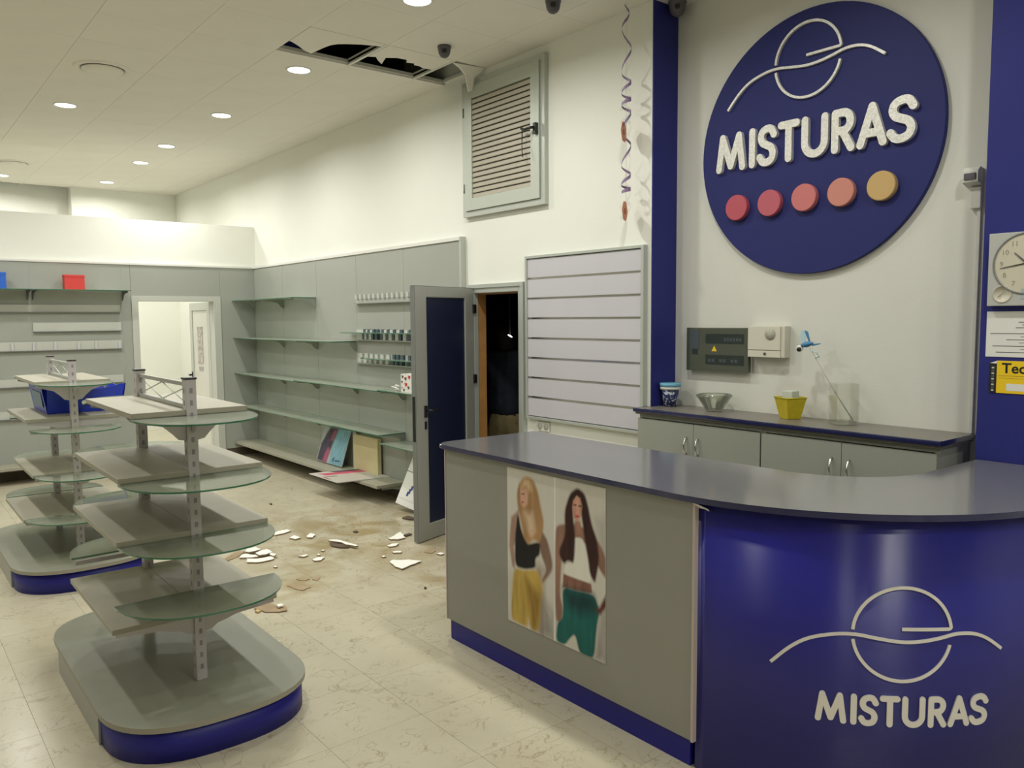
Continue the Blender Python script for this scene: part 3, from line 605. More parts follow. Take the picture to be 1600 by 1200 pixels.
# gift bag with hearts
b = thing('gift_bag', 'white gift bag with red and dark hearts on the third glass shelf by the door', 'bag', (3.66, 5.93, 1.066))
obj('bag_body', MB().prism([(3.62, 5.80), (3.74, 5.80), (3.74, 6.04), (3.62, 6.04)], 1.066, 1.225), PAPER, b)
def heart(y, z, s, m, r=0):
    pts = []
    for k in range(18):
        t_ = 2 * PI * k / 18; u = 16 * math.sin(t_) ** 3; v_ = 13 * math.cos(t_) - 5 * math.cos(2 * t_) - 2 * math.cos(3 * t_) - math.cos(4 * t_)
        pts.append((y + (u * math.cos(r) - v_ * math.sin(r)) * s / 17, z + (u * math.sin(r) + v_ * math.cos(r)) * s / 17))
    obj('heart', MB().prism(pts, .0, .001, fn=lambda u, v, h: (3.6195 - h, u, v)), m, b)
HR = mat('heart_red', (.55, .03, .02), .5); HD = mat('heart_dark', (.12, .05, .04), .5)
for y, z, s, m, r in ((6.01, 1.20, .017, HD, .3), (5.96, 1.185, .02, HD, -.2), (5.955, 1.135, .024, HR, .1), (6.02, 1.155, .014, HD, .2), (5.915, 1.11, .018, HD, .4), (5.99, 1.085, .016, HD, -.3), (5.90, 1.20, .022, HR, 0), (5.85, 1.15, .018, HD, .3), (5.83, 1.10, .02, HR, -.3), (6.02, 1.105, .009, HR, 0)): heart(y, z, s, m, r)
obj('handle', MB().tube([(3.68, 5.86, 1.22), (3.68, 5.87, 1.255), (3.68, 5.92, 1.262), (3.68, 5.95, 1.22)], .004), HR, b)
b = obj('paper_ribbon', MB().tube([(3.64, 6.10, 1.078), (3.63, 6.15, 1.095), (3.63, 6.22, 1.10), (3.64, 6.16, 1.115), (3.64, 6.10, 1.108)], .009, 6).tube([(3.66, 6.12, 1.073), (3.66, 6.2, 1.073)], .006, 6), PAPER)
tag(b, 'small curl of white paper ribbon beside the heart gift bag', 'ribbon')
# tilted white sign by the door
A = Vector((3.60, 6.14, .055)); Bp = Vector((3.60, 5.60, -.0)); 
def sq(P0, U_, V_, W_, bx, bz, dz=0, t=.03):
    return [P0 + U_ * bx[0] + V_ * bz[0] + W_ * dz, P0 + U_ * bx[1] + V_ * bz[0] + W_ * dz, P0 + U_ * bx[1] + V_ * bz[1] + W_ * dz, P0 + U_ * bx[0] + V_ * bz[1] + W_ * dz]
U_ = Vector((.10, -.93, -.10)).normalized(); V_ = Vector((.42, -.36, .84)); V_ = (V_ - U_ * V_.dot(U_)).normalized(); W_ = U_.cross(V_).normalized()
if W_.x > 0: W_ = -W_
P0 = Vector((3.60, 6.14, .068))
def slab(b0, b1, v0, v1, w0, w1):
    a_ = sq(P0, U_, V_, W_, (b0, b1), (v0, v1), w0); c_ = sq(P0, U_, V_, W_, (b0, b1), (v0, v1), w1)
    return MB().raw(a_ + c_, [(0, 1, 2, 3), (7, 6, 5, 4), (0, 4, 5, 1), (1, 5, 6, 2), (2, 6, 7, 3), (3, 7, 4, 0)])
b = thing('white_panel', 'tilted white panel with blue marks lying behind the open door leaf', 'panel', tuple(P0))
obj('face', slab(0, .34, 0, .46, -.025, 0), mat('gloss_white_sheet', (.74, .74, .70), .35), b)
obj('dark_rule', slab(0, .34, .30, .306, 0, .001), INK, b); obj('thin_rule', slab(.02, .33, .055, .058, 0, .001), mat('pale_rule', (.4, .42, .42), .5), b)
NV = mat('blue_marks', (.03, .06, .22), .5)
for k, (u0, v0, u1, v1) in enumerate(((.10, .09, .125, .13), (.115, .115, .14, .16), (.13, .15, .155, .19), (.145, .18, .165, .215), (.16, .205, .20, .235), (.17, .225, .185, .25), (.20, .235, .24, .25))):
    obj('blue_mark', slab(u0, u1, v0, v1, 0, .001), NV, b)

# ================================================================== GONDOLAS
CX = 1.052
def end_outline(hw, y0, depth, sgn, n=20, e=2.25):
    pts = []
    for k in range(n + 1):
        t_ = PI * k / n; c_, s_ = math.cos(t_), math.sin(t_)
        pts.append((CX + hw * math.copysign(abs(c_) ** (2 / e), c_), y0 + sgn * depth * abs(s_) ** (2 / e)))
    return pts
def gondola(label, y1, tiers, glass_z, dx=0, top_z=1.462):
    y2 = y1 + .79; ym = (y1 + y2) / 2; ya, yb = y1 - .02, y2 + .04
    t = thing('shelf_island', label, 'shelf unit', (CX, ym, 0), 'tiered shelf islands')
    # base: straight middle, rounded ends
    def outline(hw, d_): return end_outline(hw, ya, d_, -1, 24, 2.5)[::-1] + end_outline(hw, yb, d_, 1, 24, 2.5)
    bs = obj('base_ends', MB().prism(outline(.405, .36), 0, .128, smooth=True), BLUE, t)
    obj('side_plate', B(CX - .413, CX - .404, ya + .0, yb, .002, .128), ALUD, t); obj('side_plate', B(CX + .404, CX + .413, ya, yb, .002, .128), ALUD, t)
    obj('deck', MB().prism(outline(.42, .375), .128, .150, side=1), [DECK, BOARDE], t)
    for yy in (y1, y2):
        p = obj('post', MB().box(CX - .022, CX + .022, yy - .024, yy + .024, .1505, top_z - .008, .003), STEEL, t)
        obj('cap', B(CX - .025, CX + .025, yy - .027, yy + .027, top_z - .008, top_z, .002), BLACK, p)
        sl = MB(); z = .20
        while z < top_z - .03:
            sl.box(CX - .006, CX + .006, yy - .0246, yy - .0236, z, z + .022); sl.box(CX - .006, CX + .006, yy + .0236, yy + .0246, z, z + .022)
            sl.box(CX - .0226, CX - .0216, yy - .006, yy + .006, z, z + .022); z += .052
        o = obj('slots', sl, mat('slot_shadow_grey', (.27, .255, .265), .8), p); o['kind'] = 'stuff'
    # rail with crossed rods
    obj('top_rail', MB().box(CX - .008, CX + .008, y1 + .024, y2 - .024, top_z - .04, top_z - .022, .002), ALUD, t)
    obj('low_rail', MB().box(CX - .012, CX + .012, y1 + .024, y2 - .024, tiers[0][0] + .001, tiers[0][0] + .018, .002), ALUD, t)
    for k in range(2):
        a_ = y1 + .024 + (y2 - y1 - .048) * k / 2; c_ = y1 + .024 + (y2 - y1 - .048) * (k + 1) / 2
        for za, zb in ((tiers[0][0] + .018, top_z - .04), (top_z - .04, tiers[0][0] + .018)):
            obj('cross_rod', MB().tube([(CX, a_, za), (CX, c_, zb)], .003, 6), ALU, t)
    for z, hw in tiers:
        for s in (-1, 1):
            x0, x1 = sorted((CX + s * .0005, CX + s * hw))
            obj('board', B(x0, x1, ya, yb, z - .022, z, .0025), BOARD, t)
            for yy in (y1, y2):
                h_ = .11 if z > 1.2 else .075
                o0 = CX + s * .0225; o1 = CX + s * (hw - .012)
                pr = [(o0, z - .0225), (o0, z - .022 - h_), (o0 + s * .03, z - .022 - h_ * .95), (o0 + s * .055, z - .022 - h_ * .7), (o0 + s * .09, z - .022 - .045), (o0 + s * .14, z - .022 - .03), (o1, z - .022 - .018), (o1, z - .0225)]
                obj('bracket', MB().prism(pr, yy - .010, yy - .004, fn=lambda u, v, h: (u, h, v)), STEEL, t)
    for (z, hw), (gz, ghw) in zip(tiers, glass_z):
        for yy, y0, sg in ((y1, ya, -1), (y2, yb, 1)):
            pts = end_outline(ghw, y0, .335, sg)
            if sg > 0: pts = pts[::-1]
            obj('glass_end', MB().prism(pts, gz - .007, gz, side=1, cap=0), [GLASS, GEDGE], t)
            a_ = y0; e_ = y0 + sg * .26
            obj('glass_bracket', MB().prism([(yy + sg * .025, gz - .008), (yy + sg * .025, gz - .075), (yy + sg * .05, gz - .07), (yy + sg * .10, gz - .035), (e_, gz - .02), (e_, gz - .008)], CX - .003, CX + .003, fn=lambda u, v, h: (h, u, v)), STEEL, t)
            if abs(gz - z) > .06:
                for s in (-1, 1):
                    x0, x1 = sorted((CX + s * .0225, CX + s * (ghw - .01)))
                    obj('glass_arm', MB().box(x0, x1, yy + sg * .012 - .004, yy + sg * .012 + .004, gz - .03, gz - .0085), STEEL, t)
    return t
gondola('tiered grey and glass shelf island in front, on a blue and grey rounded base', 3.48, [(1.327, .238), (1.068, .298), (.811, .315), (.455, .345)], [(1.303, .245), (1.045, .30), (.79, .31), (.553, .335)])
gondola('tiered grey and glass shelf island behind the front one, carrying the blue crate', 5.955, [(1.313, .225), (1.073, .285), (.707, .26), (.423, .325)], [(1.300, .23), (1.004, .27), (.70, .26), (.427, .32)], top_z=1.449)
# blue crate on the far gondola
BC = mat('blue_translucent_plastic', (.015, .05, .55), .3, coat=.3); BC2 = mat('crate_label', (.22, .30, .36), .5)
b = thing('blue_crate', 'bright blue plastic crate on the second tier of the far shelf island', 'crate', (1.16, 6.4, 1.074))
m_ = MB(); zb, zt = 1.0745, 1.262
x0, x1, y0, y1 = .93, 1.40, 6.18, 6.72
# four walls, corners drawn up, wavy rim, open top
N_ = 10
def side(pa, pb, out, wv):
    v_, f_ = [], []
    for k in range(N_ + 1):
        q = Vector(pa) * (1 - k / N_) + Vector(pb) * (k / N_); zz = zt + wv * math.sin(k / N_ * PI)
        o2 = Vector(out)
        v_ += [q + Vector((0, 0, zb)), q + o2 * .03 + Vector((0, 0, zz)), q - o2 * .006 + Vector((0, 0, zb)), q + o2 * .024 + Vector((0, 0, zz))]
    for k in range(N_):
        a_ = k * 4; f_ += [(a_, a_ + 4, a_ + 5, a_ + 1), (a_ + 3, a_ + 7, a_ + 6, a_ + 2), (a_ + 1, a_ + 5, a_ + 7, a_ + 3)]
    m_.raw(v_, f_)
side((x0, y0, 0), (x1, y0, 0), (0, -1, 0), -.035); side((x0, y1, 0), (x1, y1, 0), (0, 1, 0), .02); side((x0, y0, 0), (x0, y1, 0), (-1, 0, 0), .0); side((x1, y0, 0), (x1, y1, 0), (1, 0, 0), -.03)
m_.box(x0, x1, y0, y1, zb, zb + .006)
obj('crate_body', m_, BC, b)
obj('label_panel', MB().raw([(.918, 6.25, 1.11), (.918, 6.62, 1.11), (.904, 6.62, 1.22), (.904, 6.25, 1.22)], [(0, 1, 2, 3)]), BC2, b)
# ================================================================== VENT WINDOW, SLATTED BOARD, SIGN
t = thing('louvred_vent', 'large cream louvred vent window high on the right wall with a black catch', 'vent', (3.88, 4.9, 2.52))
def ringbox(x0, x1, y0, y1, z0, z1, w_, bev=.002): return MB().box(x0, x1, y0, y0 + w_, z0, z1, bev).box(x0, x1, y1 - w_, y1, z0, z1, bev).box(x0, x1, y0 + w_, y1 - w_, z0, z0 + w_, bev).box(x0, x1, y0 + w_, y1 - w_, z1 - w_, z1, bev)
obj('outer_frame', ringbox(3.862, 3.899, 4.40, 5.41, 2.52, 3.585, .045), ALU, t)
obj('sash', ringbox(3.848, 3.888, 4.447, 5.363, 2.567, 3.538, .095), mat('vent_sash_grey_green', (.50, .54, .48), .4, metal=.2), t)
obj('void_shade_panel', B(3.893, 3.899, 4.5, 5.3, 2.62, 3.49), DARK, t)  # dark sheet paints the shaded depth behind the slats; wall is not cut
ZS0, ZS1, NS = 2.665, 3.445, 19
for k in range(NS):
    z = ZS0 + (ZS1 - ZS0) * (k + .5) / NS
    pr = [(3.858, z - .024), (3.8545, z - .020), (3.8555, z + .004), (3.872, z + .0165), (3.880, z + .0165), (3.864, z + .002), (3.861, z - .022)]
    obj('slat', MB().prism(pr, 4.543, 5.267, fn=lambda u, v, h: (u, h, v)), CREAM, t)
for z in (2.75, 3.35): obj('hinge', MB().tube([(3.858, 5.385, z - .035), (3.858, 5.385, z + .035)], .008), STEELD, t)
c_ = MB().box(3.82, 3.848, 4.452, 4.482, 3.02, 3.10, .005); c_.tube([(3.83, 4.467, 3.07), (3.80, 4.49, 3.065), (3.795, 4.55, 3.06), (3.80, 4.585, 3.075)], .010); obj('catch', c_, BLACK, t)
obj('pull_cord', MB().tube([(3.80, 4.575, 3.06), (3.81, 4.59, 3.0), (3.805, 4.585, 2.94), (3.80, 4.575, 2.89), (3.80, 4.57, 2.87)], .004, 6), BLACK, t)
# slatted display board
t = thing('slatted_board', 'white slatted display board with eight planks in an aluminium frame', 'display board', (3.88, 4.04, .95))
obj('frame', MB().box(3.862, 3.899, 3.455, 3.48, .945, 2.16, .003).box(3.862, 3.899, 4.612, 4.632, .945, 2.16, .003).box(3.862, 3.899, 3.48, 4.612, 2.14, 2.16, .003).box(3.862, 3.899, 3.48, 4.612, .945, .965, .003), ALU, t)
PH = (2.14 - .965) / 8
for k in range(8):
    z0 = .965 + k * PH
    obj('plank', B(3.872, 3.895, 3.481, 4.611, z0 + .006, z0 + PH - .006, .001), SLAT, t)
    if k: obj('metal_groove', MB().box(3.885, 3.889, 3.481, 4.611, z0 - .005, z0 + .005).box(3.870, 3.885, 3.481, 4.611, z0 - .0065, z0 - .0045), CHROME, t)
# socket
t = thing('wall_socket', 'white double wall socket under the slatted board', 'socket', (3.895, 4.46, .86))
obj('plate', B(3.888, 3.8995, 4.39, 4.53, .86, .93, .003), WHITE2, t)
for y in (4.425, 4.495): obj('outlet', MB().lathe([(0, 0), (.022, 0), (.022, .004), (0, .004)], 0, 0, 0, 16).xf(Matrix.Translation((3.888, y, .895)) @ Matrix.Rotation(-PI / 2, 4, 'Y')), LGREY, t)

# ---- strokes for emblem and lettering
def ribbon(mb, pts, hw, fn, h0, h1, caps=True, sub=6):
    """solid stroke along pts (u, v); fn(u, v, h) -> 3-D"""
    P = [Vector((*p, 0)) for p in pts]; n = len(P); L_, R_ = [], []
    for i in range(n):
        d0 = (P[i] - P[i - 1]).normalized() if i else (P[1] - P[0]).normalized()
        d1 = (P[i + 1] - P[i]).normalized() if i < n - 1 else d0
        d = (d0 + d1).normalized(); nn_ = Vector((-d.y, d.x, 0)); k = hw / max(.5, nn_.dot(Vector((-d0.y, d0.x, 0))))
        L_.append(P[i] + nn_ * k); R_.append(P[i] - nn_ * k)
    poly = list(L_)
    if caps:
        d = (P[-1] - P[-2]).normalized(); a0 = math.atan2(d.y, d.x) + PI / 2
        poly += [P[-1] + Vector((math.cos(a0 - PI * k / 8), math.sin(a0 - PI * k / 8), 0)) * hw for k in range(1, 8)]
    poly += R_[::-1]
    if caps:
        d = (P[0] - P[1]).normalized(); a0 = math.atan2(d.y, d.x) + PI / 2
        poly += [P[0] + Vector((math.cos(a0 - PI * k / 8), math.sin(a0 - PI * k / 8), 0)) * hw for k in range(1, 8)]
    N = len(poly); bm = mb.bm
    a = [bm.verts.new(fn(p.x, p.y, h0)) for p in poly]; b_ = [bm.verts.new(fn(p.x, p.y, h1)) for p in poly]
    for i in range(N):
        j = (i + 1) % N; bm.faces.new((a[i], a[j], b_[j], b_[i]))
    # top and bottom as strips plus cap fans (keeps curved mappings clean)
    m_ = n; k_ = 7 if caps else 0
    li = list(range(m_)); ri = [m_ + k_ + (m_ - 1 - i) for i in range(m_)]
    for V in (a, b_):
        for i in range(m_ - 1): bm.faces.new((V[li[i]], V[li[i + 1]], V[ri[i + 1]], V[ri[i]]))
        if caps:
            bm.faces.new([V[m_ - 1 + q] for q in range(k_ + 2)])
            bm.faces.new([V[q % N] for q in range(2 * m_ + k_ - 1, N + 1)])
    return mb
def arc(cx, cy, rx, ry, a0, a1, n=12): return [(cx + rx * math.cos(math.radians(a0 + (a1 - a0) * k / n)), cy + ry * math.sin(math.radians(a0 + (a1 - a0) * k / n))) for k in range(n + 1)]
def dense(p, n=4):
    out = []
    for a, b_ in zip(p, p[1:]): out += [(a[0] + (b_[0] - a[0]) * k / n, a[1] + (b_[1] - a[1]) * k / n) for k in range(n)]
    return out + [p[-1]]
def smooth_pts(p, n=5):
    out = []; Q = [p[0]] + list(p) + [p[-1]]
    for i in range(1, len(Q) - 2):
        for k in range(n):
            t_ = k / n; c = []
            for d in (0, 1):
                a, b_, c_, e = Q[i - 1][d], Q[i][d], Q[i + 1][d], Q[i + 2][d]
                c.append(.5 * (2 * b_ + (c_ - a) * t_ + (2 * a - 5 * b_ + 4 * c_ - e) * t_ ** 2 + (3 * b_ - a - 3 * c_ + e) * t_ ** 3))
            out.append(tuple(c))
    return out + [p[-1]]
S_ = smooth_pts([(.60, .73), (.50, .86), (.35, .88), (.19, .82), (.14, .69), (.21, .57), (.36, .505), (.50, .44), (.57, .31), (.51, .17), (.35, .115), (.20, .14), (.10, .25)], 4)
GL = {  # strokes in a unit-high box
 'M': (.96, [dense([(.12, .12), (.23, .87)]), dense([(.23, .87), (.48, .18)]), dense([(.48, .18), (.73, .87)]), dense([(.73, .87), (.84, .12)])]),
 'I': (.24, [dense([(.12, .12), (.12, .88)])]),
 'S': (.70, [S_]),
 'T': (.70, [dense([(.12, .88), (.58, .88)]), dense([(.35, .86), (.35, .12)])]),
 'U': (.76, [dense([(.12, .88), (.12, .38)]) + arc(.38, .38, .26, .26, 180, 360)[1:] + dense([(.64, .38), (.64, .88)])[1:]]),
 'R': (.68, [dense([(.12, .12), (.12, .88)]), dense([(.12, .88), (.34, .88)]) + arc(.34, .69, .19, .19, 90, -90)[1:] + dense([(.34, .50), (.12, .50)])[1:], dense([(.33, .48), (.56, .12)])]),
 'A': (.80, [dense([(.12, .12), (.40, .88)]), dense([(.40, .88), (.68, .12)]), dense([(.24, .34), (.56, .34)])])}
WORD = [('M', .547, .655), ('I', .662, .686), ('S', .690, .753), ('T', .754, .826), ('U', .826, .910), ('R', .914, .983), ('A', .983, 1.067), ('S', 1.062, 1.138)]
WAVE = [(.401, .488), (.463, .552), (.525, .594), (.605, .618), (.675, .623), (.746, .613), (.818, .604), (.881, .606), (.947, .617), (1.005, .630), (1.066, .628), (1.121, .608), (1.183, .565)]
def letters(parent, fn, h0, h1, m):
    z0, H = .304, .112
    for ch, a, b_ in WORD:
        wd, strokes = GL[ch]; mb = MB()
        for i, s in enumerate(strokes):
            # every stroke rises a hair above the one before so that crossings stay clean
            ribbon(mb, [(a + (b_ - a) * (u / wd if wd > .3 else .5), z0 + H * (.5 + (v - .5) * 1.045)) for u, v in s], .0100, fn, h0, h1 + i * .00015)
        obj('letter', mb, m, parent)
def emblem(parent, fn, h0, h1, m, hw=.0055):
    cx, cz, R = .826, .629, .162
    up = arc(cx, cz, R, R, 176, 9, 40) + [(.9835, .650), (.978, .648)]
    up += dense([(.970, .648), (.821, .648)], 10)
    obj('emblem_ring', ribbon(ribbon(MB(), up, hw, fn, h0, h1, caps=False), arc(cx, cz, R, R, 188, 347, 40), hw, fn, h0, h1, caps=False), m, parent)
    obj('emblem_wave', ribbon(MB(), smooth_pts(WAVE, 4), hw, fn, h0, h1 + .0003, caps=False), m, parent)
# ---- round sign
t = thing('round_sign', 'large round blue wall sign with silver lettering and five coloured dots', 'sign', (4.1, 2.463, 1.93))
obj('disc', MB().lathe([(0, 0), (.715, 0), (.718, .004), (.718, .028), (.715, .032), (0, .032)], 0, 0, 0, 96, smooth=False).xf(Matrix.Translation((4.13, 2.466, 2.654)) @ Matrix.Rotation(-PI / 2, 4, 'Y')), BLUES, t)
FX = 4.0978
emblem(t, lambda s, z, h: (FX - h, 2.480 - (s - .826) * 1.21, 3.097 + (z - .629) * 1.23), 0, .016, SILVER)
letters(t, lambda s, z, h: (FX - h, 2.473 - (s - .8425) * 2.03, 2.676 + (z - .3605) * 2.1), 0, .024, SILVER)
DOTS = [((.46, .075, .105), 2.915, 2.345), ((.47, .095, .13), 2.694, 2.347), ((.55, .16, .16), 2.476, 2.352), ((.56, .22, .17), 2.261, 2.354), ((.54, .36, .14), 2.043, 2.359)]
for k, (c_, y, z) in enumerate(DOTS):
    obj('coloured_dot', MB().lathe([(0, 0), (.075, 0), (.075, .028), (.071, .032), (0, .032)], 0, 0, 0, 40, smooth=False).xf(Matrix.Translation((FX, y, z)) @ Matrix.Rotation(-PI / 2, 4, 'Y')), mat('sign_dot_%d' % k, c_, .5), t,
        label=('crimson dot', 'raspberry dot', 'salmon pink dot', 'coral pink dot', 'golden tan dot')[k])
# ---- electrical box and alarm box
t = thing('fuse_box', 'dark smoked fuse box with a yellow triangle on the alcove wall', 'fuse box', (4.1, 3.05, 1.365))
FB = mat('smoked_cover', (.065, .075, .055), .18, coat=.5)
obj('box_body', B(4.098, 4.1295, 2.835, 3.285, 1.365, 1.630, .004), mat('fuse_box_body', (.10, .11, .09), .4), t)
obj('cover', B(4.09, 4.098, 2.828, 3.29, 1.362, 1.633, .003), FB, t)
D2 = mat('breaker_row_dark', (.02, .03, .028), .3); D3 = mat('breaker_blue_grey', (.06, .075, .09), .3)
for a in ((3.19, 3.265, 1.50, 1.62, D3), (3.20, 3.245, 1.465, 1.50, D2), (2.86, 3.14, 1.535, 1.595, D2), (2.86, 3.14, 1.405, 1.465, D2)):
    obj('breaker_window', B(4.0885, 4.09, a[0], a[1], a[2], a[3]), a[4], t)
for k in range(6): obj('breaker', B(4.087, 4.0885, 2.875 + k * .022, 2.892 + k * .022, 1.55, 1.57), D3, t)
for k in range(9): obj('breaker', B(4.087, 4.0885, 2.875 + k * .028, 2.896 + k * .028, 1.42, 1.44), D3 if k % 3 else D2, t)
obj('warning_triangle', MB().prism([(3.055, 1.487), (3.095, 1.487), (3.075, 1.522)], 0, .0012, fn=lambda u, v, h: (4.09 - h, u, v)), mat('warning_yellow', (.85, .55, .02), .5), t)
t = thing('alarm_box', 'cream alarm box with a round speaker grille beside the fuse box', 'alarm box', (4.09, 2.69, 1.46))
CRM = mat('cream_plastic', (.62, .60, .50), .5)
obj('box_body', B(4.072, 4.1295, 2.575, 2.815, 1.462, 1.645, .006), CRM, t); obj('front_cover', B(4.064, 4.072, 2.60, 2.815, 1.505, 1.643, .003), CRM, t); obj('lower_flap', B(4.066, 4.072, 2.60, 2.815, 1.463, 1.502, .002), CRM, t)
obj('speaker_disc', MB().lathe([(0, 0), (.034, 0), (.033, .004), (0, .003)], 0, 0, 0, 28).xf(Matrix.Translation((4.064, 2.665, 1.598)) @ Matrix.Rotation(-PI / 2, 4, 'Y')), mat('grille_grey', (.42, .42, .34), .7, noise=(150, .3)), t)
obj('keyhole', MB().lathe([(0, 0), (.008, 0), (.008, .004), (0, .004)], 0, 0, 0, 14).xf(Matrix.Translation((4.066, 2.70, 1.484)) @ Matrix.Rotation(-PI / 2, 4, 'Y')), DGREY, t)
# motion sensor with its cable cover
t = thing('motion_sensor', 'small white motion sensor high in the alcove beside the blue column', 'sensor', (4.10, 1.6, 2.2))
obj('sensor_body', MB().prism([(4.06, 2.32), (4.125, 2.30), (4.128, 2.385), (4.085, 2.39), (4.06, 2.37)], 1.581, 1.65, fn=lambda u, v, h: (u, h, v)), WHITE2, t)
obj('lens', B(4.052, 4.062, 1.59, 1.64, 2.33, 2.36, .003), DGREY, t)
obj('mount', B(4.10, 4.129, 1.581, 1.63, 2.20, 2.30, .006), WHITE2, t)
obj('cable_cover', B(4.115, 4.1295, 1.585, 1.60, 1.131, 2.20, .002), WHITE2, t)
# ---- clock, notice, yellow sign on the column
t = thing('wall_clock', 'square silver wall clock with a round dial cut off by the right edge', 'clock', (3.88, 1.29, 1.74))
obj('case', MB().box(3.865, 3.8995, 1.135, 1.448, 1.738, 2.053, .004), mat('clock_silver', (.52, .53, .51), .35, metal=.3), t)
RX = lambda x, y, z: Matrix.Translation((x, y, z)) @ Matrix.Rotation(-PI / 2, 4, 'Y')
dl = obj('dial', MB().lathe([(0, 0), (.125, 0)], 0, 0, 0, 48).xf(RX(3.8642, 1.297, 1.918)), mat('dial_cream', (.56, .53, .42), .5), t)
obj('dial_rim', MB().lathe([(.125, 0), (.125, .004), (.131, .005), (.134, 0)], 0, 0, 0, 48).xf(RX(3.865, 1.297, 1.918)), STEELD, t)
GN = mat('dial_number_grey', (.30, .29, .24), .6)
def text(body, fn_m, size, m, parent, name='lettering', ext=.0004, bold=0):
    cu = bpy.data.curves.new('tmp', 'FONT'); cu.body = body; cu.size = size; cu.extrude = ext; cu.align_x = 'CENTER'; cu.align_y = 'CENTER'; cu.offset = bold; cu.resolution_u = 3
    o = bpy.data.objects.new('tmp', cu); C.objects.link(o); dg = bpy.context.evaluated_depsgraph_get(); me = bpy.data.meshes.new_from_object(o.evaluated_get(dg)); bpy.data.objects.remove(o)
    mb = MB(); mb.bm.from_mesh(me); mb.xf(fn_m); bpy.data.meshes.remove(me); return obj(name, mb, m, parent)
def facing(x, y, z, rot=0):   # text plane facing -x, reading from +y (left) to -y (right)
    return Matrix(((0, 0, -1, x), (-1, 0, 0, y), (0, 1, 0, z), (0, 0, 0, 1))) @ Matrix.Rotation(rot, 4, 'Z')
for k in range(1, 13):
    a = PI / 2 - k * PI / 6; text(str(k), facing(3.8636, 1.297 - .098 * math.cos(a), 1.918 + .098 * math.sin(a)), .03, GN, t, 'numeral')
def hand(y1, z1, w_, y0=1.297, z0=1.918, x=3.862):
    d = Vector((y1 - y0, z1 - z0)).normalized(); n_ = Vector((-d.y, d.x)) * w_
    return MB().prism([(y0 - d.x * .02 + n_.x, z0 - d.y * .02 + n_.y), (y0 - d.x * .02 - n_.x, z0 - d.y * .02 - n_.y), (y1 - n_.x * .4, z1 - n_.y * .4), (y1 + n_.x * .4, z1 + n_.y * .4)], 0, .001, fn=lambda u, v, h: (x - h, u, v))
obj('minute_hand', hand(1.400, 1.900, .0028), BLACK, t); obj('hour_hand', hand(1.345, 1.965, .004, x=3.8615), DGREY, t)
obj('small_dial', MB().lathe([(0, 0), (.034, 0), (.034, .003), (.037, .003), (.037, -.003)], 0, 0, 0, 32).xf(RX(3.8645, 1.388, 1.789)), mat('dial_cream', (.5, .5, .4)), t)
obj('small_hand', hand(1.375, 1.80, .0015, 1.388, 1.789, 3.8605), DGREY, t)
obj('display_window', B(3.8635, 3.865, 1.17, 1.315, 1.765, 1.81), mat('lcd_blue_grey', (.36, .44, .44), .3), t)
t = thing('printed_notice', 'white printed notice with grey lines under the clock', 'notice', (3.898, 1.3, 1.514))
obj('sheet', B(3.8975, 3.8996, 1.16, 1.457, 1.514, 1.714), PAPER, t)
ln = [(1.285, 1.245, 1.690, .012), (1.33, 1.20, 1.667, .003), (1.315, 1.20, 1.655, .003), (1.34, 1.20, 1.643, .003), (1.44, 1.18, 1.617, .003), (1.32, 1.18, 1.604, .002), (1.375, 1.18, 1.590, .003), (1.325, 1.18, 1.577, .002), (1.43, 1.18, 1.562, .003), (1.32, 1.18, 1.548, .002), (1.415, 1.18, 1.535, .003)]
for a, b_, z, h in ln: obj('text_line', B(3.897, 3.8976, b_, a, z - h / 2, z + h / 2), INK, t)
t = thing('yellow_sign', 'yellow sign with black lettering and a black side strip on the blue column', 'sign', (3.898, 1.3, 1.357))
YL = mat('sign_yellow', (.82, .56, .012), .45)
obj('plate', B(3.8965, 3.8996, 1.13, 1.408, 1.354, 1.497, .001), YL, t); obj('side_strip', B(3.896, 3.8996, 1.408, 1.438, 1.354, 1.488, .001), BLACK, t)
obj('arrow', MB().prism([(1.408, 1.496), (1.408, 1.484), (1.436, 1.486)], 0, .0008, fn=lambda u, v, h: (3.896 - h, u, v)), PAPER, t)
for k in range(9): obj('strip_mark', B(3.8955, 3.896, 1.418, 1.428, 1.362 + k * .0125, 1.369 + k * .0125), INK if k % 2 else LGREY, t)
text('Tech', facing(3.8962, 1.325, 1.463), .062, BLACK, t, bold=.0012)
obj('rule', B(3.8962, 3.8966, 1.14, 1.40, 1.430, 1.4325), mat('rule_brown', (.35, .22, .02)), t); obj('rule', B(3.8962, 3.8966, 1.14, 1.40, 1.420, 1.4215), MATS['rule_brown'], t)
obj('white_field', B(3.8962, 3.8966, 1.14, 1.368, 1.366, 1.397), PAPER, t)
# ---- streamer with two flowers
t = thing('hanging_streamer', 'curly purple paper streamer with two orange flowers hanging from the ceiling', 'streamer', (3.80, 3.55, CZ))
PUR = mat('purple_ribbon', (.26, .18, .32), .45); ORG = mat('orange_flower', (.62, .24, .13), .6)
v_, f_ = [], []; n_ = 150
zz = [3.645, 3.57, 3.48, 3.35, 3.22, 3.16, 3.10, 3.06, 3.03, 2.98, 2.87, 2.78, 2.66, 2.60, 2.54, 2.51, 2.49]
for k in range(n_ + 1):
    u = k / n_ * (len(zz) - 1); i = min(int(u), len(zz) - 2); z = zz[i] + (zz[i + 1] - zz[i]) * (u - i); a = u * PI * .98; r = .033 if k > 12 else .018
    q = Vector((3.80 + r * .8 * math.sin(a), 3.55 + r * math.cos(a), z)); wv = .012 * (.5 + .5 * abs(math.sin(a * .5)))
    v_ += [q + Vector((0, 0, wv)), q - Vector((0, 0, wv))]
for k in range(n_): f_.append((2 * k, 2 * k + 2, 2 * k + 3, 2 * k + 1))
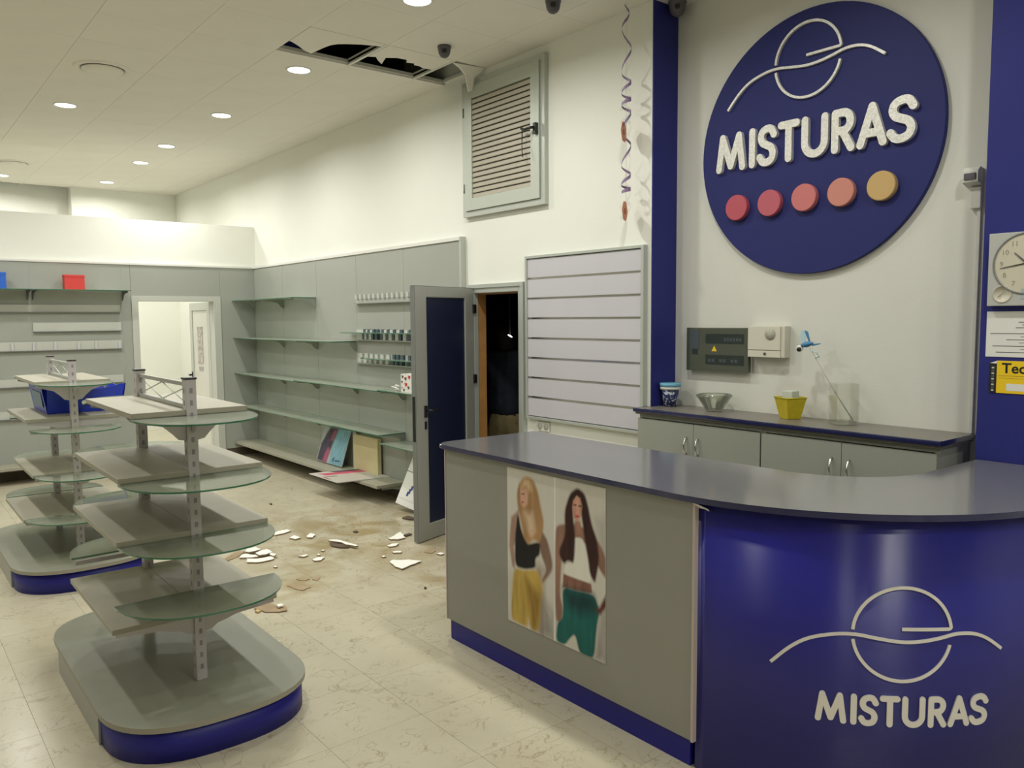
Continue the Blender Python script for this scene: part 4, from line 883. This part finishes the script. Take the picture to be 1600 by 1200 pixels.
obj('ribbon', MB().raw(v_, f_, smooth=True), PUR, t)
obj('thread', MB().tube([(3.80, 3.55, 3.65), (3.80, 3.55, 2.33)], .0008, 5), LGREY, t)
for z, yy in ((2.865, 3.562), (2.372, 3.55)):
    pts = []
    for k in range(24): r = .062 * (1 + .05 * math.cos(k * PI / 2)); a = 2 * PI * k / 24; pts.append((r * math.cos(a), r * math.sin(a)))
    fm = Matrix.Translation((3.79, yy, z)) @ Matrix.Rotation(math.radians(28), 4, 'Z') @ Matrix.Rotation(PI / 2, 4, 'X')
    fl_o = obj('flower', MB().prism(pts, -.001, .001).xf(fm), ORG, t); obj('flower_centre', MB().lathe([(.02, -.003), (.02, .003), (0, .004)], 0, 0, 0, 12).xf(fm), mat('flower_core', (.35, .10, .05), .6), fl_o)
# ---- dome cameras
def dome(x, y, z, label, s=1):
    t = thing('dome_camera', label, 'security camera', (x, y, z))
    obj('mount_ring', MB().lathe([(0, 0), (.048 * s, 0), (.050 * s, -.012 * s), (.046 * s, -.02 * s)], x, y, z, 24), DGREY, t)
    obj('housing', MB().lathe([(.046 * s, -.02 * s), (.045 * s, -.032 * s), (.040 * s, -.055 * s), (.029 * s, -.072 * s), (.014 * s, -.081 * s), (0, -.083 * s)], x, y, z, 24), DGREY, t)
    d = Vector((-x, -y, 0)).normalized()
    m_ = MB().lathe([(0, .004), (.014, .003), (.018, 0)], 0, 0, 0, 14).xf(Matrix.Translation(Vector((x, y, z - .042 * s)) + d * .043 * s) @ d.to_track_quat('Z', 'Y').to_matrix().to_4x4())
    obj('lens', m_, BLACK, t)
dome(3.352, 4.905, CZ, 'dark grey dome camera on the ceiling beside the broken tiles')
dome(3.41, 3.80, CZ, 'dark grey dome camera cut off by the top edge of the picture')
dome(4.03, 3.34, CZ, 'dark dome camera in the top corner of the alcove by the blue trim', 1.15)
# ================================================================== BACK CABINETS
def cabinet(y0, y1, seam, label, handles):
    t = thing('base_cabinet', label, 'cabinet', (3.95, (y0 + y1) / 2, 0), 'grey cabinets in the alcove')
    obj('body', MB().box(3.795, 4.128, y0 + .001, y0 + .019, 0, 1.088).box(3.795, 4.128, y1 - .019, y1 - .001, 0, 1.088).box(4.11, 4.128, y0 + .019, y1 - .019, 0, 1.088).box(3.795, 4.11, y0 + .019, y1 - .019, .08, .098)
        .box(3.795, 4.11, y0 + .019, y1 - .019, 1.07, 1.088).box(3.83, 3.845, y0 + .019, y1 - .019, 0, .08), GREYB, t)
    for (a, b_), hy in zip(((seam + .0015, y1 - .004), (y0 + .004, seam - .0015)), handles):
        d = obj('door', B(3.774, 3.793, a, b_, .085, 1.066, .0015), GREYB, t)
        obj('handle', MB().tube([(3.774, hy, .985), (3.758, hy, .975), (3.748, hy, .945), (3.746, hy, .935), (3.748, hy, .925), (3.758, hy, .895), (3.774, hy, .885)], .0055), CHROME, d)
    return t
cabinet(2.523, 3.42, 2.98, 'grey two-door cabinet in the alcove, left unit nearer the slatted board', (3.03, 2.945))
cabinet(1.594, 2.522, 2.056, 'grey two-door cabinet in the alcove, right unit ending at the blue column', (2.106, 2.012))
t = thing('cabinet_top', 'long grey-brown worktop with navy front edge lying on the alcove cabinets', 'worktop', (3.95, 2.5, 1.09))
obj('slab', MB().box(3.772, 4.1285, 1.583, 3.4115, 1.0925, 1.129).box(3.772, 3.896, 3.4115, 3.435, 1.0925, 1.129), TOP2, t)
obj('navy_edge', MB().box(3.755, 3.7725, 1.575, 3.443, 1.106, 1.1305, .007).box(3.7725, 4.1285, 1.573, 1.5835, 1.106, 1.1305, .003).box(3.7725, 3.897, 3.4345, 3.443, 1.106, 1.1305, .003), NAVYEDGE, t)
# ---- things on the cabinets
ZT = 1.1305
def polyn(n, r, cx, cy, a0=0): return [(cx + r * math.cos(a0 + 2 * PI * k / n), cy + r * math.sin(a0 + 2 * PI * k / n)) for k in range(n)]
t = thing('paper_tub', 'blue and white patterned tub with a pale blue lid on the alcove worktop', 'tub', (4.0, 3.345, ZT))
m = bpy.data.materials.new('blue_white_pattern'); m.use_nodes = True; nt = m.node_tree; b_ = nt.nodes['Principled BSDF']; b_.inputs['Roughness'].default_value = .4
tc = nt.nodes.new('ShaderNodeTexCoord'); n1 = nt.nodes.new('ShaderNodeTexNoise'); n1.inputs['Scale'].default_value = 32; n1.inputs['Distortion'].default_value = 2
r1 = nt.nodes.new('ShaderNodeValToRGB'); r1.color_ramp.interpolation = 'CONSTANT'; r1.color_ramp.elements[0].color = (.02, .03, .12, 1); r1.color_ramp.elements[1].color = (.55, .6, .68, 1); r1.color_ramp.elements[1].position = .54
nt.links.new(tc.outputs['Object'], n1.inputs['Vector']); nt.links.new(n1.outputs['Fac'], r1.inputs[0]); nt.links.new(r1.outputs[0], b_.inputs['Base Color'])
obj('tub_body', MB().lathe([(0, 0), (.042, 0), (.057, .108), (.055, .11), (0, .11)], 4.0, 3.345, ZT), m, t)
obj('white_band', MB().lathe([(.057, .108), (.064, .109), (.065, .124), (.06, .127)], 4.0, 3.345, ZT), PAPER, t)
obj('lid', MB().lathe([(.06, .126), (.067, .128), (.068, .146), (.064, .15), (0, .146)], 4.0, 3.345, ZT), mat('pale_blue_lid', (.16, .42, .58), .4), t)
t = thing('glass_bowl', 'clear faceted glass bowl on the alcove worktop', 'bowl', (3.99, 2.995, ZT))
GB = glass_mat('bowl_glass', (.90, .91, .87), .06, .05, .8)
obj('bowl', MB().lathe([(0, .003), (.044, 0), (.05, .004), (.082, .055), (.103, .088), (.105, .098), (.101, .099), (.096, .090), (.076, .058), (.045, .012), (0, .010)], 3.99, 2.995, ZT, 16, smooth=False), GB, t)
obj('rim', MB().lathe([(.1055, .084), (.1075, .090), (.1065, .1), (.1015, .101), (.1, .096)], 3.99, 2.995, ZT, 32), GB, t)
t = thing('yellow_pot', 'small square tapered yellow metal pot holding a pale block', 'pot', (4.0, 2.487, ZT))
YP = mat('yellow_metal', (.52, .42, .015), .35, noise=(30, .1)); 
q0 = polyn(4, .056, 4.0, 2.487, .35); q1 = polyn(4, .088, 4.0, 2.487, .35); q2 = polyn(4, .079, 4.0, 2.487, .35)
v_ = [(x, y, ZT) for x, y in q0] + [(x, y, ZT + .118) for x, y in q1] + [(x, y, ZT + .118) for x, y in q2] + [(x, y, ZT + .06) for x, y in polyn(4, .064, 4.0, 2.487, .35)]
obj('pot_body', MB().raw(v_, [(3, 2, 1, 0)] + [(i, (i + 1) % 4, (i + 1) % 4 + 4, i + 4) for i in range(4)] + [(i + 4, (i + 1) % 4 + 4, (i + 1) % 4 + 8, i + 8) for i in range(4)] + [(i + 8, (i + 1) % 4 + 8, (i + 1) % 4 + 12, i + 12) for i in range(4)] + [(12, 13, 14, 15)]), YP, t)
mb_ = MB()
for a, c_ in zip(q1, q1[1:] + q1[:1]): mb_.tube([(a[0], a[1], ZT + .118), (c_[0], c_[1], ZT + .118)], .004, 6)
obj('rolled_rim', mb_, YP, t)
obj('pale_block', MB().box(3.965, 4.035, 2.455, 2.52, ZT + .061, ZT + .155, .004), mat('pale_green_foam', (.52, .56, .48), .8), t)
t = thing('glass_vase', 'tall square clear glass vase on the alcove worktop', 'vase', (4.0, 2.175, ZT))
s0, s1 = polyn(4, .082, 4.0, 2.175, .1), polyn(4, .076, 4.0, 2.175, .1)
mb_ = MB(); n4 = 4
v_ = [(x, y, ZT) for x, y in s0] + [(x, y, ZT + .215) for x, y in s0] + [(x, y, ZT + .215) for x, y in s1] + [(x, y, ZT + .018) for x, y in s1]
mb_.raw(v_, [(3, 2, 1, 0), (12, 13, 14, 15)] + [(i + k, (i + 1) % 4 + k, (i + 1) % 4 + k + 4, i + k + 4) for k in (0, 4, 8) for i in range(4)])
obj('vase_body', mb_, CLEAR, t)
obj('thick_base', MB().prism(polyn(4, .074, 4.0, 2.175, .1), ZT + .001, ZT + .017), GB, t)
# ornament stick with a bird, leaning out of the vase
t = thing('bird_ornament', 'small blue winged bird ornament on a thin stick leaning in the vase', 'ornament', (4.0, 2.13, ZT + .02))
tipv = Vector((3.985, 2.365, 1.525)); OB = mat('ornament_blue', (.05, .20, .40), .4); OW = mat('ornament_pale_blue', (.42, .60, .66), .5)
obj('stick', MB().tube([(4.015, 2.128, ZT + .022), (4.0, 2.22, 1.29), tipv], .0032, 6), mat('pale_stick', (.42, .40, .33), .6), t)
obj('ribbon_loop', MB().tube([tipv + Vector((0, -.005, -.01)), tipv + Vector((-.005, -.04, -.02)), tipv + Vector((0, -.055, -.045)), tipv + Vector((0, -.03, -.05))], .003, 6), OW, t)
bb = MB().lathe([(0, -.05), (.012, -.04), (.02, -.01), (.018, .015), (.008, .04), (0, .05)], 0, 0, 0, 14).xf(Matrix.Translation(tipv + Vector((0, .018, .022))) @ Matrix.Rotation(math.radians(78), 4, 'X') @ Matrix.Scale(.8, 4))
obj('body', bb, OB, t)
hp = tipv + Vector((0, .062, -.002)); obj('head', MB().lathe([(0, -.02), (.014, -.014), (.02, 0), (.014, .014), (0, .02)], hp.x, hp.y, hp.z, 14), PAPER, t)
obj('black_face', MB().lathe([(0, -.014), (.010, -.01), (.014, 0), (.010, .01), (0, .014)], hp.x - .012, hp.y - .003, hp.z - .004, 12), BLACK, t)
for y0, c_, wz in ((.036, OW, .07), (.006, OB, .068)):
    pr = [(tipv.y + y0 - .008, tipv.z + .03), (tipv.y + y0 + .018, tipv.z + .03), (tipv.y + y0 + .026, tipv.z + .03 + wz * .6), (tipv.y + y0 + .018, tipv.z + .03 + wz), (tipv.y + y0 - .002, tipv.z + .03 + wz * .9)]
    if c_ is OB: pr = [(a - .012 * ((z - tipv.z - .03) / wz > .4) * -1 - .018 * (i in (1, 2)), z) for i, (a, z) in enumerate(pr)]
    obj('wing', MB().prism(pr, 0, .003, fn=lambda u, v, h: (tipv.x + h, u, v)), c_, t)
obj('tail', MB().prism([(tipv.y - .01, tipv.z + .012), (tipv.y - .012, tipv.z + .024), (tipv.y - .06, tipv.z + .03), (tipv.y - .058, tipv.z + .024)], 0, .003, fn=lambda u, v, h: (tipv.x + h, u, v)), OB, t)

# ================================================================== RECEPTION COUNTER
AC = (3.35, 1.95)
def cpath(r, ystart, xend, n=40, a0=0):
    """front line of the counter: straight along x = 3.35 - r, round the corner, then towards the column"""
    p = [(AC[0] - r, ystart)] if ystart > AC[1] else []
    p += [(AC[0] - r * math.cos(math.radians(a0 + (90 - a0) * k / n)), AC[1] - r * math.sin(math.radians(a0 + (90 - a0) * k / n))) for k in range(n + 1)]
    return p + [(xend, AC[1] - r)]
t = thing('reception_counter', 'curved reception counter with grey front, royal blue rounded corner and silver emblem', 'counter', (2.9, 2.0, 0))
obj('front_panel', B(2.333, 2.352, 1.835, 3.455, .108, 1.023, .001), GREYC, t)
obj('edge_strip', B(2.330, 2.354, 3.455, 3.463, .106, 1.023), mat('pinkish_edge_strip', (.52, .44, .41), .5), t)
obj('edge_strip', B(2.328, 2.352, 1.826, 1.836, .106, 1.023), MATS['pinkish_edge_strip'], t)
obj('plinth', B(2.345, 2.365, 1.85, 3.44, 0, .108), BLUE, t)
obj('end_panel', B(2.352, 2.96, 3.436, 3.455, 0, 1.023), GREYC, t)
RP = 1.008
def strip(r0, r1, z0, z1, ys, a0, m, name):
    o_ = cpath(r0, ys, 3.898, a0=a0); i_ = cpath(r1, ys, 3.898, a0=a0); mb = MB(); n = len(o_)
    v_ = [(x, y, z) for x, y in o_ for z in (z0, z1)] + [(x, y, z) for x, y in i_ for z in (z0, z1)]; f_ = []
    for k in range(n - 1):
        a = 2 * k; b_ = 2 * n + 2 * k; f_ += [(a, a + 2, a + 3, a + 1), (b_ + 1, b_ + 3, b_ + 2, b_), (a + 1, a + 3, b_ + 3, b_ + 1), (b_, b_ + 2, a + 2, a)]
    f_ += [(0, 1, 2 * n + 1, 2 * n), (2 * n - 2, 4 * n - 2, 4 * n - 1, 2 * n - 1)]
    mb.raw(v_, f_, smooth=False)
    for f in mb.bm.faces: f.smooth = abs(f.normal.z) < .5 and f.calc_area() < .2
    return obj(name, mb, m, t)
strip(RP, RP - .016, 0, 1.023, AC[1] - .12, 6.8, BLUEC, 'curved_panel')
strip(.445, .43, 0, 1.023, 3.436, 0, GREYC, 'inner_panel')
obj('lower_shelf', MB().prism([(2.36, 3.43), (2.9, 3.43), (2.9, 1.9), (3.3, 1.5), (3.89, 1.5), (3.89, .95), (3.3, .96), (2.75, 1.2), (2.4, 1.7), (2.36, 1.95)], .74, .76), GREYC, t)
def cyl(s, z, h):
    a = s / 1.01; r = RP + .0006 + h
    return (AC[0] - r * math.cos(a), AC[1] - r * math.sin(a), z)
emblem(t, cyl, 0, .004, SILVER2); letters(t, cyl, 0, .005, SILVER2)
obj('paper_scrap', MB().raw([(2.320, 1.83, 1.022), (2.318, 1.80, 1.020), (2.325, 1.765, 1.010), (2.34, 1.77, .998), (2.338, 1.79, 1.003), (2.345, 1.82, 1.001)], [(0, 1, 2, 3, 4, 5)]), PAPER, t, label='small torn white scrap under the worktop edge')
# worktop
outer = [(2.305 + .07 - .07 * math.cos(math.radians(a)), 3.45 + .07 * math.sin(math.radians(a))) for a in range(90, -1, -15)] + cpath(1.045, 1.96, 3.897, 48)
inner = [(3.895, 1.48), (3.42, 1.48)] + [(3.42 - .42 * math.sin(math.radians(a)), 1.90 - .42 * math.cos(math.radians(a))) for a in range(6, 91, 6)] + [(3.0, 3.52)]
poly = outer + inner
w_ = thing('counter_worktop', 'polished navy stone worktop curving along the reception counter', 'worktop', (2.9, 2.0, 1.0245))
mb = MB().prism(poly, 1.0245, 1.047)
for f in mb.bm.faces: f.material_index = 0 if abs(f.normal.z) > .5 or len(f.verts) > 5 else 1
ed = [e for e in mb.bm.edges if abs(e.verts[0].co.z - e.verts[1].co.z) < 1e-4]
bmesh.ops.bevel(mb.bm, geom=ed, offset=.009, segments=3, affect='EDGES', profile=.6, material=1)
obj('stone_slab', mb, [TOP, NAVYEDGE], w_)
# poster on the counter front
t = thing('poster', 'glossy poster of two women in mustard and green trousers on the counter front', 'poster', (2.33, 2.61, .25))
painted('printed_face', 200, 230, [(tuple(min(.85, q * 1.15) for q in c_), p_, s_) for c_, p_, s_ in POSTER], (.68, .65, .58), lambda u, v: (2.3312 - .0006, 2.934 - .65 * u, .255 + .745 * v), t)
obj('backing', B(2.3312, 2.3328, 2.284, 2.934, .255, 1.0), PAPER, t)

# ================================================================== FALLEN PLASTER
DL = ['long white plaster sliver left of the loose chips, nearest the shelves', 'flat grey-white plaster flake just right of the long sliver', 'small rounded plaster flake, third along from the long sliver',
 'left-hand white plaster slab of the heap beside the front shelf island', 'lower straight-edged white slab of the heap beside the front shelf island', 'small white wedge at the right end of the heap of slabs',
 'curved strip of tan card poking left from the plaster heap', 'thin white chip between the heap and the dark splinter, left one', 'thin white chip between the heap and the dark splinter, right and nearer one',
 'dark broken board piece under the long white splinter', 'white jagged plaster piece nearest the foot of the open door', 'oval white plaster chip just below the jagged piece by the door',
 'small white chip in line below the oval one near the door', 'largest white triangular plaster slab lying alone near the counter', 'small white chip beside the left end of the counter',
 'flat tan card piece on the floor above the curled one', 'curled brown card fragment beside the front shelf island', 'tiny white crumb below the heap of slabs',
 'tiny crumb just above the pair of thin white chips', 'tiny crumb left of the dark splinter', 'tiny crumb left of the chips near the door', 'small ochre crumb at the left tip of the curled brown card',
 'thin brown card shred left of the floor stain', 'thin brown card shred right beside the other shred',
 'white plaster slab on top at the back of the heap by the shelf island', 'white plaster slab at the right of the heap by the shelf island', 'long curved white splinter lying across the middle of the floor',
 'dark brown crumbled lump under the tilted white panel', 'dark crumb between the jagged piece and the open door', 'tiny dark crumb above the long white splinter', 'brown smear of card left of the counter end', 'tiny dark crumb alone below the triangular slab', 'tiny dark crumb in the middle of the clean floor']
zoff = {5: .012, 24: .012, 25: .013, 26: .011}
for k, ((kd, poly), lab) in enumerate(zip(DEBRIS, DL)):
    m_ = {'w': PLASTER, 'b': TAN, 'd': DWOOD, 'o': OCHRE}[kd]; th = {'w': .011, 'b': .004, 'd': .010, 'o': .012}[kd]
    cx = sum(p[0] for p in poly) / len(poly); cy = sum(p[1] for p in poly) / len(poly)
    z0 = zoff.get(k, .0004); tilt = random.uniform(-.05, .05) if kd == 'w' else 0
    # roughen the outline
    pts = []
    for a, b_ in zip(poly, poly[1:] + poly[:1]):
        pts.append(a); L_ = math.hypot(a[0] - b_[0], a[1] - b_[1])
        for q in range(1, int(L_ / .045) + 1):
            f = q / (int(L_ / .045) + 1); pts.append((a[0] + (b_[0] - a[0]) * f + random.uniform(-.006, .006), a[1] + (b_[1] - a[1]) * f + random.uniform(-.006, .006)))
    mb = MB(); bot = [mb.bm.verts.new((cx + (x - cx) * .94, cy + (y - cy) * .94, z0)) for x, y in pts]
    lift = lambda x, y: z0 + th + (abs(tilt) * math.hypot(x - cx, y - cy) if kd == 'w' else (.06 * max(0, ((x - cx) ** 2 + (y - cy) ** 2) * 8) if k in (16, 6) else 0))
    top = [mb.bm.verts.new((x, y, lift(x, y))) for x, y in pts]; ctr = mb.bm.verts.new((cx, cy, z0 + th)); cb = mb.bm.verts.new((cx, cy, z0)); n = len(pts)
    for i in range(n):
        j = (i + 1) % n
        f = mb.bm.faces.new((top[i], top[j], ctr)); f = mb.bm.faces.new((bot[j], bot[i], cb)); f = mb.bm.faces.new((bot[i], bot[j], top[j], top[i])); f.material_index = 1
    nm = {'w': 'plaster_fragment', 'b': 'card_fragment', 'd': 'splinter', 'o': 'crumb'}[kd]
    o = obj(nm, mb, [m_, BROKEN if kd == 'w' else m_]); tag(o, lab, 'debris', 'fallen ceiling debris on the floor')
    if k == 16:
        ch = obj('plaster_crumb', B(1.80, 1.835, 4.44, 4.475, .012, .022, .003), PLASTER); tag(ch, 'tiny white chip lying on the curled brown card', 'debris', 'fallen ceiling debris on the floor')
# scatter of fine grit around the stain
mb = MB()
for k in range(260):
    a = random.gauss(0, 1); b2 = random.gauss(0, 1); x, y = 3.0 + a * .38, 5.5 + b2 * .45; s = random.uniform(.002, .008)
    if x < 2.42 and y < 3.6 or x > 3.8: continue
    if 3.1 < x and abs(y - (5.08 + (x - 3.18) * .3)) < .12: continue
    mb.raw([(x - s, y - s, .0003), (x + s, y - s * .6, .0003), (x + s * .3, y + s, .0003), (x, y, s * .8)], [(0, 1, 3), (1, 2, 3), (2, 0, 3), (2, 1, 0)])
o = obj('grit', mb, TAN, loc=(3.0, 5.5, 0)); tag(o, 'fine brown and white grit scattered on the stained floor', 'grit'); o['kind'] = 'stuff'

# ================================================================== PERSON IN THE STOREROOM
def skin(name, joints, edges, m, parent, root=0, sub=2):
    me = bpy.data.meshes.new(name); me.from_pydata([j[0] for j in joints], edges, []); o = bpy.data.objects.new(name, me); C.objects.link(o); o.parent = parent
    md = o.modifiers.new('skin', 'SKIN'); md.use_smooth_shade = True; md.branch_smoothing = .4
    for v_, j in zip(me.skin_vertices[0].data, joints): v_.radius = (j[1], j[2] if len(j) > 2 else j[1])
    me.skin_vertices[0].data[root].use_root = True
    o.modifiers.new('sub', 'SUBSURF').levels = sub; o.modifiers['sub'].render_levels = sub
    if m: me.materials.append(m)
    return o
PX, PY = 4.42, 5.56
t = thing('person', 'person in navy sweater and khaki trousers with back turned in the dark storeroom', 'person', (PX, PY, 0))
t.rotation_euler = (0, 0, math.atan2(-.62, .78))    # local +y is where the person faces
SK = mat('skin_tone', (.32, .17, .11), .55); NAVY = mat('navy_sweater', (.011, .016, .032), .85, noise=(14, .3), bump=(18, .5)); KH = mat('khaki_trousers', (.27, .22, .11), .85, noise=(12, .12), bump=(11, .9)); HAIR = mat('dark_hair', (.012, .008, .006), .7)
J = [((0, 0, .90), .12, .08), ((0, 0, 1.10), .12, .08), ((0, .01, 1.28), .13, .09), ((0, .01, 1.37), .07), ((0, .03, 1.45), .055), ((0, .05, 1.53), .085), ((0, .055, 1.57), .075),
     ((-.19, 0, 1.33), .055), ((-.25, .02, 1.10), .042), ((-.20, .24, 1.05), .034), ((.19, 0, 1.33), .055), ((.25, .02, 1.10), .042), ((.20, .24, 1.05), .034),
     ((-.09, 0, .82), .085), ((-.10, .02, .47), .06), ((-.10, -.01, .09), .042), ((-.10, .12, .035), .035), ((.09, 0, .82), .085), ((.10, .02, .47), .06), ((.10, -.01, .09), .042), ((.10, .12, .035), .035)]
E_ = [(0, 1), (1, 2), (2, 3), (3, 4), (4, 5), (5, 6), (2, 7), (7, 8), (8, 9), (2, 10), (10, 11), (11, 12), (0, 13), (13, 14), (14, 15), (15, 16), (0, 17), (17, 18), (18, 19), (19, 20)]
skin('body', J, E_, SK, t)
G = lambda idx, k: [(J[i][0], J[i][1] + k, (J[i][2] if len(J[i]) > 2 else J[i][1]) + k) for i in idx]
sw = [((0, 0, .79), .185, .135), ((0, 0, 1.10), .170, .125), ((0, .01, 1.30), .19, .13), ((0, .01, 1.42), .10, .085), ((-.19, 0, 1.36), .078), ((-.26, .02, 1.10), .062), ((-.20, .22, 1.05), .05), ((.19, 0, 1.36), .078), ((.26, .02, 1.10), .062), ((.20, .22, 1.05), .05)]
skin('sweater', sw, [(0, 1), (1, 2), (2, 3), (2, 4), (4, 5), (5, 6), (2, 7), (7, 8), (8, 9)], NAVY, t)
tr = [((0, -.01, .98), .15, .11), ((0, -.015, .80), .172, .130), ((-.105, 0, .70), .105), ((-.11, .01, .45), .085), ((-.11, -.01, .09), .07), ((.105, 0, .70), .105), ((.11, .01, .45), .085), ((.11, -.01, .09), .07)]
skin('trousers', tr, [(0, 1), (1, 2), (2, 3), (3, 4), (1, 5), (5, 6), (6, 7)], KH, t)
o = obj('hair', MB().lathe([(0, -.17), (.07, -.16), (.088, -.05), (.097, 0), (.088, .06), (.05, .10), (0, .112)], 0, 0, 0, 18), HAIR, None, (0, 0, 0)); o.parent = t; o.location = (0, .035, 1.535)
for s in (-1, 1):
    hb = skin('hand', [((s * .20, .25, 1.05), .032, .02), ((s * .195, .31, 1.045), .036, .016)], [(0, 1)], SK, t, sub=1)
    for q in range(4):
        x = s * (.17 + q * .017); L_ = (.062, .075, .07, .055)[q]
        skin('finger', [((x, .32, 1.05), .009), ((x, .32 + L_ * .5, 1.04), .008), ((x, .32 + L_ * .85, 1.015), .007)], [(0, 1), (1, 2)], SK, hb, sub=1)
    skin('thumb', [((s * .17, .27, 1.045), .011), ((s * .15, .305, 1.03), .009), ((s * .15, .335, 1.015), .008)], [(0, 1), (1, 2)], SK, hb, sub=1)
    skin('shoe', [((s * .10, -.04, .045), .042, .04), ((s * .10, .06, .04), .045, .035), ((s * .10, .17, .03), .04, .028)], [(0, 1), (1, 2)], BLACK, t, sub=1)
    skin('ear', [((s * .078, .045, 1.50), .014, .008), ((s * .082, .042, 1.535), .015, .008)], [(0, 1)], SK, t, sub=1)
obj('trouser_button', MB().lathe([(0, 0), (.009, 0), (.009, .004), (0, .004)], 0, 0, 0, 12).xf(Matrix.Translation((.07, -.150, .855)) @ Matrix.Rotation(PI / 2, 4, 'X')), BLACK, None, (0, 0, 0)).parent = t
for s in (-1, 1): obj('eye', MB().lathe([(0, -.011), (.008, -.007), (.011, 0), (.008, .007), (0, .011)], s * .03, .128, 1.525, 10), PAPER, None, (0, 0, 0)).parent = t
obj('nose', MB().lathe([(0, -.016), (.011, -.012), (.006, .01), (0, .022)], 0, .137, 1.50, 10), SK, None, (0, 0, 0)).parent = t
obj('mouth', MB().tube([(-.02, .128, 1.465), (0, .134, 1.463), (.02, .128, 1.465)], .005, 6), mat('lip_tone', (.35, .12, .10), .5), None, (0, 0, 0)).parent = t
# glowing disc stands for a white glint of unknown source; its cord is added
t = thing('storeroom_glint', 'tiny glowing disc added for a white glint in the dark storeroom behind the open doorway', 'lamp', (4.15, 5.17, 1.555))
obj('glint_disc', MB().lathe([(0, -.006), (.016, -.004), (.022, 0), (.016, .004), (0, .006)], 0, 0, 0, 14).xf(Matrix.Translation((4.15, 5.17, 1.555)) @ Matrix.Rotation(math.radians(24), 4, 'Y') @ Matrix.Rotation(math.radians(20), 4, 'X')), mat('glint_glow', (1, 1, 1), .5, emit=((1, 1, 1), 4)), t)
obj('added_cord', MB().tube([(4.15, 5.17, 1.562), (4.15, 5.17, 2.6)], .002, 6), BLACK, t)
